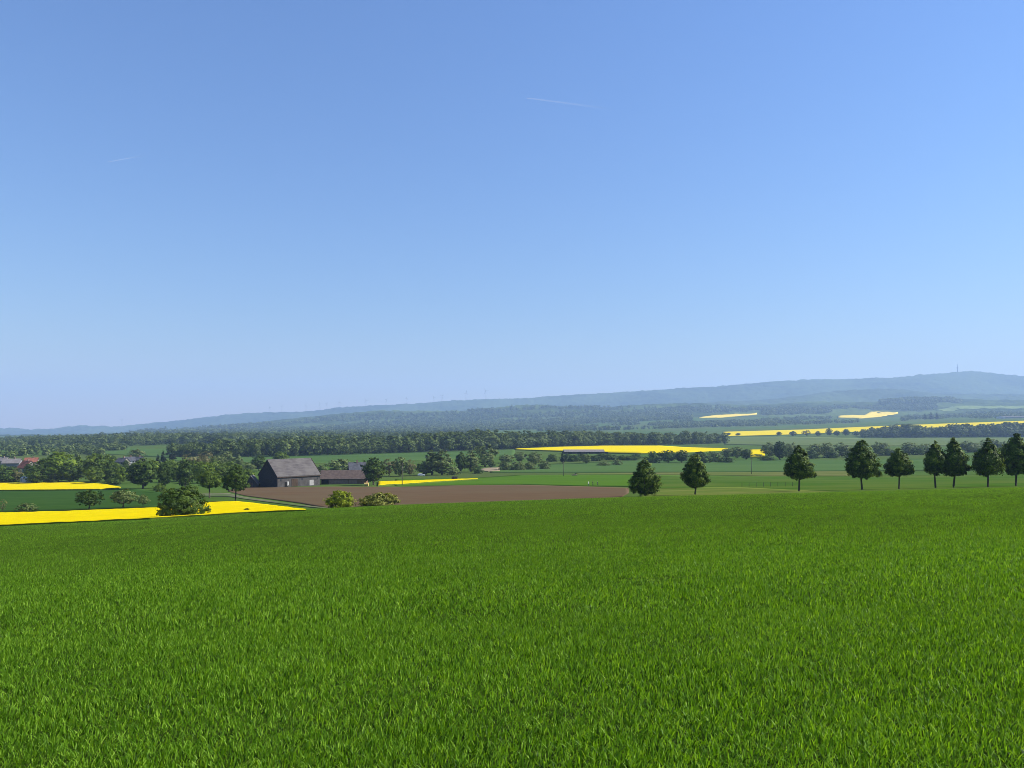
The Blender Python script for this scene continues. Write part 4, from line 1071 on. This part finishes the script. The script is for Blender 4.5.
def car(px, row, label):
    p = at(px, row)
    e = tag(empty('parked_car', (p.x, p.y, p.z), R(8)), label, 'car')
    b = MB()
    side = [(-2.1, -0.85, 0.35), (2.1, -0.85, 0.35), (2.15, -0.85, 0.75), (1.95, -0.85, 0.95), (1.05, -0.85, 1.02), (-1.9, -0.85, 1.0), (-2.12, -0.85, 0.8)]
    b.prism(side, (0, 1.7, 0)); b.prism([(-1.85, -0.76, 1.012), (0.95, -0.76, 1.03), (0.35, -0.7, 1.5), (-1.55, -0.7, 1.5)], (0, 1.46, 0))
    b.build('body', M['car_paint'], e)
    for s in (-0.795, 0.735):
        g = MB(); g.prism([(-1.6, s, 1.06), (0.72, s, 1.06), (0.28, s, 1.42), (-1.42, s, 1.42)], (0, 0.06, 0)); g.build('side_window', M['glass'], e)
    g = MB(); g.prism([(0.93, -0.62, 1.06), (0.93, 0.62, 1.06), (0.42, 0.6, 1.46), (0.42, -0.6, 1.46)], (0.03, 0, 0.02)); g.build('windscreen', M['glass'], e)
    for sx in (-1.3, 1.3):
        for sy in (-0.86, 0.66):
            w = MB(); w.tube([(sx, sy, 0.32), (sx, sy + 0.2, 0.32)], [0.32, 0.32], 16); wo = w.build('wheel', M['tyre'], e)
            q = MB(); q.tube([(sx, sy - 0.01 if sy < 0 else sy + 0.15, 0.32), (sx, sy + 0.05 if sy < 0 else sy + 0.21, 0.32)], [0.2, 0.2], 12); q.build('rim', M['rim'], wo)
    for sy in (-0.6, 0.6):
        q = MB(); q.box(2.08, 2.16, sy - 0.2, sy + 0.2, 0.62, 0.78); q.build('headlight', M['rim'], e)
car(421.3, 476.0, 'white car parked beside trees by the brook')
p = at(456, 480.0)
b = MB(); b.tube([(-2.2, 0, 0.95), (-0.75, 0, 0.95)], [0.95, 0.95], 20); b.tube([(-0.70, 0.1, 0.93), (0.75, 0.1, 0.93)], [0.93, 0.93], 20)
tag(b.build('wrapped_bale', M['bale_wrap'], None, (p.x, p.y, p.z), smooth=False), 'black wrapped bale roll at the tip of the thin yellow wedge', 'bale')
p = at(574.5, 475.6)
b = MB(); b.prism([(-1.9, 0, 0), (1.9, 0, 0), (1.5, 0, 0.45), (0.5, 0, 0.8), (-0.9, 0, 0.7)], (0.1, 1.6, 0))
tag(b.build('rubble_heap', M['sand'], None, (p.x, p.y, p.z)), 'pale low heap of rubble on meadow edge', 'heap')
# sandy bank by the brook
field('sandy_bank', 'bare sandy bank by the brook bushes in mid valley', 'bank', [(480, 469.0), (486, 467.6), (500, 467.4)], [(480, 470.4), (486, 471.2), (500, 470.6)], M['sand'], 0.4)

def person(px, row, label, shirt, trousers, h=1.74, rz=0.0, stride=0.22):
    p = at(px, row)
    bm_v = [(0,0,.95),(0,0,1.12),(0,.01,1.35),(0,0,1.50),(0,-.02,1.58),(0,-.03,1.70),
            (-.10,0,.90),(-.10,-stride*.6,.50),(-.10,-stride,.08),(-.10,-stride-.16,.04),
            (.10,0,.90),(.10,stride*.35,.50),(.10,stride,.10),(.10,stride-.15,.04),
            (-.20,0,1.43),(-.25,.10,1.15),(-.24,.02,.92),(-.24,-.02,.80),(.20,0,1.43),(.25,-.08,1.15),(.24,-.16,.94),(.24,-.20,.82)]
    ed = [(0,1),(1,2),(2,3),(3,4),(4,5),(0,6),(6,7),(7,8),(8,9),(0,10),(10,11),(11,12),(12,13),(3,14),(14,15),(15,16),(16,17),(3,18),(18,19),(19,20),(20,21)]
    rd = [.15,.14,.16,.10,.055,.105,.095,.065,.045,.04,.095,.065,.045,.04,.065,.05,.038,.04,.065,.05,.038,.04]
    me = bpy.data.meshes.new('person'); me.from_pydata(bm_v, ed, []); me.update()
    o = link('person', me, None, (p.x, p.y, p.z)); o.rotation_euler = (0, 0, rz)
    s = h / 1.80; o.scale = (s, s, s)
    sk = o.modifiers.new('skin', 'SKIN'); o.modifiers.new('sub', 'SUBSURF').levels = 1
    for i, v in enumerate(me.skin_vertices[0].data): v.radius = (rd[i], rd[i])
    me.skin_vertices[0].data[0].use_root = True
    dg = bpy.context.evaluated_depsgraph_get(); dg.update()
    m2 = bpy.data.meshes.new_from_object(o.evaluated_get(dg)); o.modifiers.clear(); o.data = m2
    m2.materials.clear()
    for m in (M['skin'], shirt, trousers, M['hair']): m2.materials.append(m)
    for f in m2.polygons:
        c = f.center; z = c.z
        if z > 1.72 or (z > 1.6 and c.y > 0.0): f.material_index = 3
        elif z > 1.54: f.material_index = 0
        elif z < 0.07: f.material_index = 3
        elif abs(c.x) > 0.19 and z < 0.98: f.material_index = 0
        elif z > 0.96 or abs(c.x) > 0.19: f.material_index = 1
        else: f.material_index = 2
        f.use_smooth = True
    tag(o, label, 'person', 'people walking at the ploughed field edge')
    return o
person(588.5, 486.0, 'person in white top walking along the ploughed field edge', M['cloth_white'], M['cloth_blue'], 1.76, R(70))
person(592.8, 485.6, 'person in dark clothes right beside the one in white', M['cloth_dark'], M['cloth_dark'], 1.82, R(80))
person(597.6, 486.0, 'person in dark clothes walking apart to the right', M['cloth_blue'], M['cloth_dark'], 1.70, R(95))

# wire fence on the right pasture
a = at(742, 487.0); b_ = at(800, 486.4)
fe = tag(empty('wire_fence', (a.x, a.y, a.z)), 'thin wire fence with wooden posts on pasture before the conical trees', 'fence')
nP = 9
tops = []
for k in range(nP):
    t = k / (nP - 1); x = a.x + (b_.x - a.x) * t; y = a.y + (b_.y - a.y) * t; z = z1(x, y)
    m = MB(); m.tube([(x - a.x, y - a.y, z - a.z - 0.3), (x - a.x, y - a.y, z - a.z + 1.25)], [0.06, 0.05], 8); m.build('post', M['pole_wood'], fe)
    tops.append(Vector((x - a.x, y - a.y - 0.06, z - a.z)))
for hz in (0.5, 0.85, 1.15):
    m = MB(); m.tube([t + Vector((0, 0, hz)) for t in tops], [0.008] * nP, 5); m.build('wire', M['wire'], fe)

# ------------------------------------------------------------------ wind turbines and the mast on the ridge
def ridge_at(px):
    y = 9800.0; x = y * (px - CX) / F
    return Vector((x, y, z1(x, y)))
TURB = [(270, 7, 'first faint turbine from the left on the pale ridge'), (282, 8, 'faint turbine standing over the dip of the ridge'), (306, 8, 'faint turbine just right of the ridge dip'), (320, 9, 'wind turbine in the middle of the first cluster'), (327, 8, 'wind turbine at right end of the first cluster'), (340, 9, 'lone wind turbine right of the first cluster'), (366, 9, 'wind turbine above the dark tree by the barn'), (386, 8, 'wind turbine above the telephone pole by the barn'), (407, 8, 'wind turbine where ridge begins to flatten'), (434, 8, 'left turbine of the pair above the tall willows'), (442, 9, 'right turbine of the pair above the tall willows'), (466, 11, 'tall wind turbine left of the tallest one'), (486, 12, 'tallest and rightmost wind turbine on ridge'), (122, 8, 'faint lone wind turbine above the village trees')]
for k, (px, hp, lab) in enumerate(TURB):
    p = ridge_at(px); h = hp * 0.68 * p.y / F; bl = h * 0.46
    e = tag(empty('wind_turbine', (p.x, p.y, p.z), R(20 * (k % 4) - 30)), lab, 'wind turbine', 'wind turbines along the ridge')
    m = MB(); m.tube([(0, 0, -25), (0, 0, h)], [3.8, 2.2], 10); m.build('tower', M['turbine'], e, smooth=True)
    m = MB(); m.box(-2.2, 2.2, -5.5, 8.0, h - 2.2, h + 2.6); m.build('nacelle', M['turbine'], e)
    m = MB(); m.tube([(0, -9.5, h), (0, -8, h), (0, -5.55, h)], [0.5, 2.2, 2.4], 10); m.build('hub', M['turbine'], e)
    for j in range(3):
        an = j * 2.0944 + k * 0.7; c, s = math.cos(an), math.sin(an)
        m = MB(); m.tube([(c * 1.5, -7.5, h + s * 1.5), (c * bl * 0.25, -7.5, h + s * bl * 0.25), (c * bl, -7.7, h + s * bl)], [2.2, 3.0, 0.8], 6); m.build('blade', M['turbine'], e)
p = ridge_at(957.5)
mast = tag(empty('transmission_mast', (p.x, p.y, p.z)), 'tall transmission tower on the highest point of the blue ridge', 'tower')
m = MB(); m.tube([(0, 0, -25), (0, 0, 46)], [8, 5.5], 12); m.build('shaft', M['mast'], mast)
m = MB(); m.tube([(0, 0, 46.02), (0, 0, 50), (0, 0, 60), (0, 0, 63)], [6, 11, 11, 7], 16); m.build('platform', M['mast'], mast)
m = MB(); m.tube([(0, 0, 63.02), (0, 0, 90), (0, 0, 104)], [3.5, 2.6, 1.0], 8); m.build('antenna', M['turbine'], mast)

# ------------------------------------------------------------------ sky: contrails
def contrail_mat():
    m, nt, out = new_mat('contrail_ice')
    tcn = nt.nodes.new('ShaderNodeTexCoord'); sep = nt.nodes.new('ShaderNodeSeparateXYZ')
    nt.links.new(tcn.outputs['Generated'], sep.inputs[0])
    n = noise_node(nt, 0.004, 3.0, coord='obj')
    fade = nt.nodes.new('ShaderNodeMapRange'); fade.inputs[1].default_value = 0.0; fade.inputs[2].default_value = 1.0
    fade.inputs[3].default_value = 0.19; fade.inputs[4].default_value = 0.0
    nt.links.new(sep.outputs['X'], fade.inputs[0])
    mu = nt.nodes.new('ShaderNodeMath'); mu.operation = 'MULTIPLY'
    nt.links.new(fade.outputs[0], mu.inputs[0])
    r_ = ramp(nt, n.outputs['Fac'], [(0.3, (0.6, 0.6, 0.6)), (0.7, (1, 1, 1))]); nt.links.new(r_, mu.inputs[1])
    d = nt.nodes.new('ShaderNodeBsdfDiffuse'); d.inputs['Color'].default_value = (0.9, 0.9, 0.9, 1)
    tl = nt.nodes.new('ShaderNodeBsdfTranslucent'); tl.inputs['Color'].default_value = (0.9, 0.9, 0.9, 1)
    ad = nt.nodes.new('ShaderNodeMixShader'); ad.inputs[0].default_value = 0.5
    nt.links.new(d.outputs[0], ad.inputs[1]); nt.links.new(tl.outputs[0], ad.inputs[2])
    tr = nt.nodes.new('ShaderNodeBsdfTransparent'); mx = nt.nodes.new('ShaderNodeMixShader')
    nt.links.new(mu.outputs[0], mx.inputs[0]); nt.links.new(tr.outputs[0], mx.inputs[1]); nt.links.new(ad.outputs[0], mx.inputs[2])
    nt.links.new(mx.outputs[0], out.inputs['Surface'])
    return m
M['contrail'] = contrail_mat()
def contrail(a, b, r0, r1, label):
    A = Vector(((a[0] - CX) / F, 1, (HY - a[1]) / F)); B = Vector(((b[0] - CX) / F, 1, (HY - b[1]) / F))
    A = A * (8800 / A.z); B = B * (8800 / B.z)
    L = (B - A).length
    m = MB(); n = 24
    m.tube([(L * t / n, 0, 0) for t in range(n + 1)], [r0 + (r1 - r0) * t / n for t in range(n + 1)], 8)
    o = m.build('contrail', M['contrail'], None, A, smooth=True)
    o.rotation_euler = (B - A).to_track_quat('X', 'Z').to_euler()
    tag(o, label, 'contrail', 'contrails in the sky')
contrail((527, 98), (612, 109), 11, 26, 'longer thin white contrail high in the middle of the sky')
contrail((108, 162), (146, 155), 9, 17, 'short faint contrail high in the sky on the left')

# ------------------------------------------------------------------ haze: one closed box of even air round everything
HZ_DENS = 8.8e-5
zmin = float(GZ.min()) - 1.0
zmax = float(GZ.max()) + 130.0
m, nt, out = new_mat('haze_air')
pv = nt.nodes.new('ShaderNodeVolumePrincipled')
pv.inputs['Color'].default_value = (0.41, 0.585, 0.875, 1)
pv.inputs['Density'].default_value = HZ_DENS
pv.inputs['Anisotropy'].default_value = 0.1
nt.links.new(pv.outputs['Volume'], out.inputs['Volume'])
hb = MB(); hb.box(-15000, 15000, -15000, 15000, zmin, zmax)
tag(hb.build('haze', m), 'thin blue haze filling the air over the valley', 'haze', kind='stuff')

# ------------------------------------------------------------------ light
SUN_EL, SUN_AZ = 41.0, 85.0      # azimuth clockwise from the view direction
w = bpy.data.worlds.new('World'); scene.world = w; w.use_nodes = True
nt = w.node_tree; nt.nodes.clear()
wo = nt.nodes.new('ShaderNodeOutputWorld'); bg = nt.nodes.new('ShaderNodeBackground'); sk = nt.nodes.new('ShaderNodeTexSky')
sk.sky_type = 'NISHITA'; sk.sun_disc = False
sk.sun_elevation = R(SUN_EL); sk.sun_rotation = R(SUN_AZ)
sk.altitude = 0; sk.air_density = 1.8; sk.dust_density = 0.0; sk.ozone_density = 10.0
bg.inputs['Strength'].default_value = 0.068
wb = nt.nodes.new('ShaderNodeVectorMath'); wb.operation = 'MULTIPLY'; wb.inputs[1].default_value = (0.88, 0.87, 1.06)
nt.links.new(sk.outputs[0], wb.inputs[0]); nt.links.new(wb.outputs[0], bg.inputs['Color']); nt.links.new(bg.outputs[0], wo.inputs['Surface'])
sd = bpy.data.lights.new('sun', 'SUN'); sd.energy = 5.0; sd.angle = R(0.53); sd.color = (1.0, 0.96, 0.93)
so = bpy.data.objects.new('sun', sd); COL.objects.link(so)
dv = Vector((math.sin(R(SUN_AZ)) * math.cos(R(SUN_EL)), math.cos(R(SUN_AZ)) * math.cos(R(SUN_EL)), math.sin(R(SUN_EL))))
so.rotation_euler = dv.to_track_quat('Z', 'Y').to_euler()
so.location = (0, 0, 50)

scene.view_settings.view_transform = 'Standard'
scene.view_settings.look = 'None'
scene.view_settings.exposure = 1.05
scene.view_settings.gamma = 1.0
scene.render.engine = 'CYCLES'
cy = scene.cycles
cy.max_bounces = 6; cy.diffuse_bounces = 3; cy.glossy_bounces = 2; cy.transmission_bounces = 3; cy.transparent_max_bounces = 12
cy.volume_bounces = 1
cy.use_denoising = True
try: cy.denoiser = 'OPENIMAGEDENOISE'
except Exception: pass
cy.use_adaptive_sampling = False
cy.filter_width = 0.9
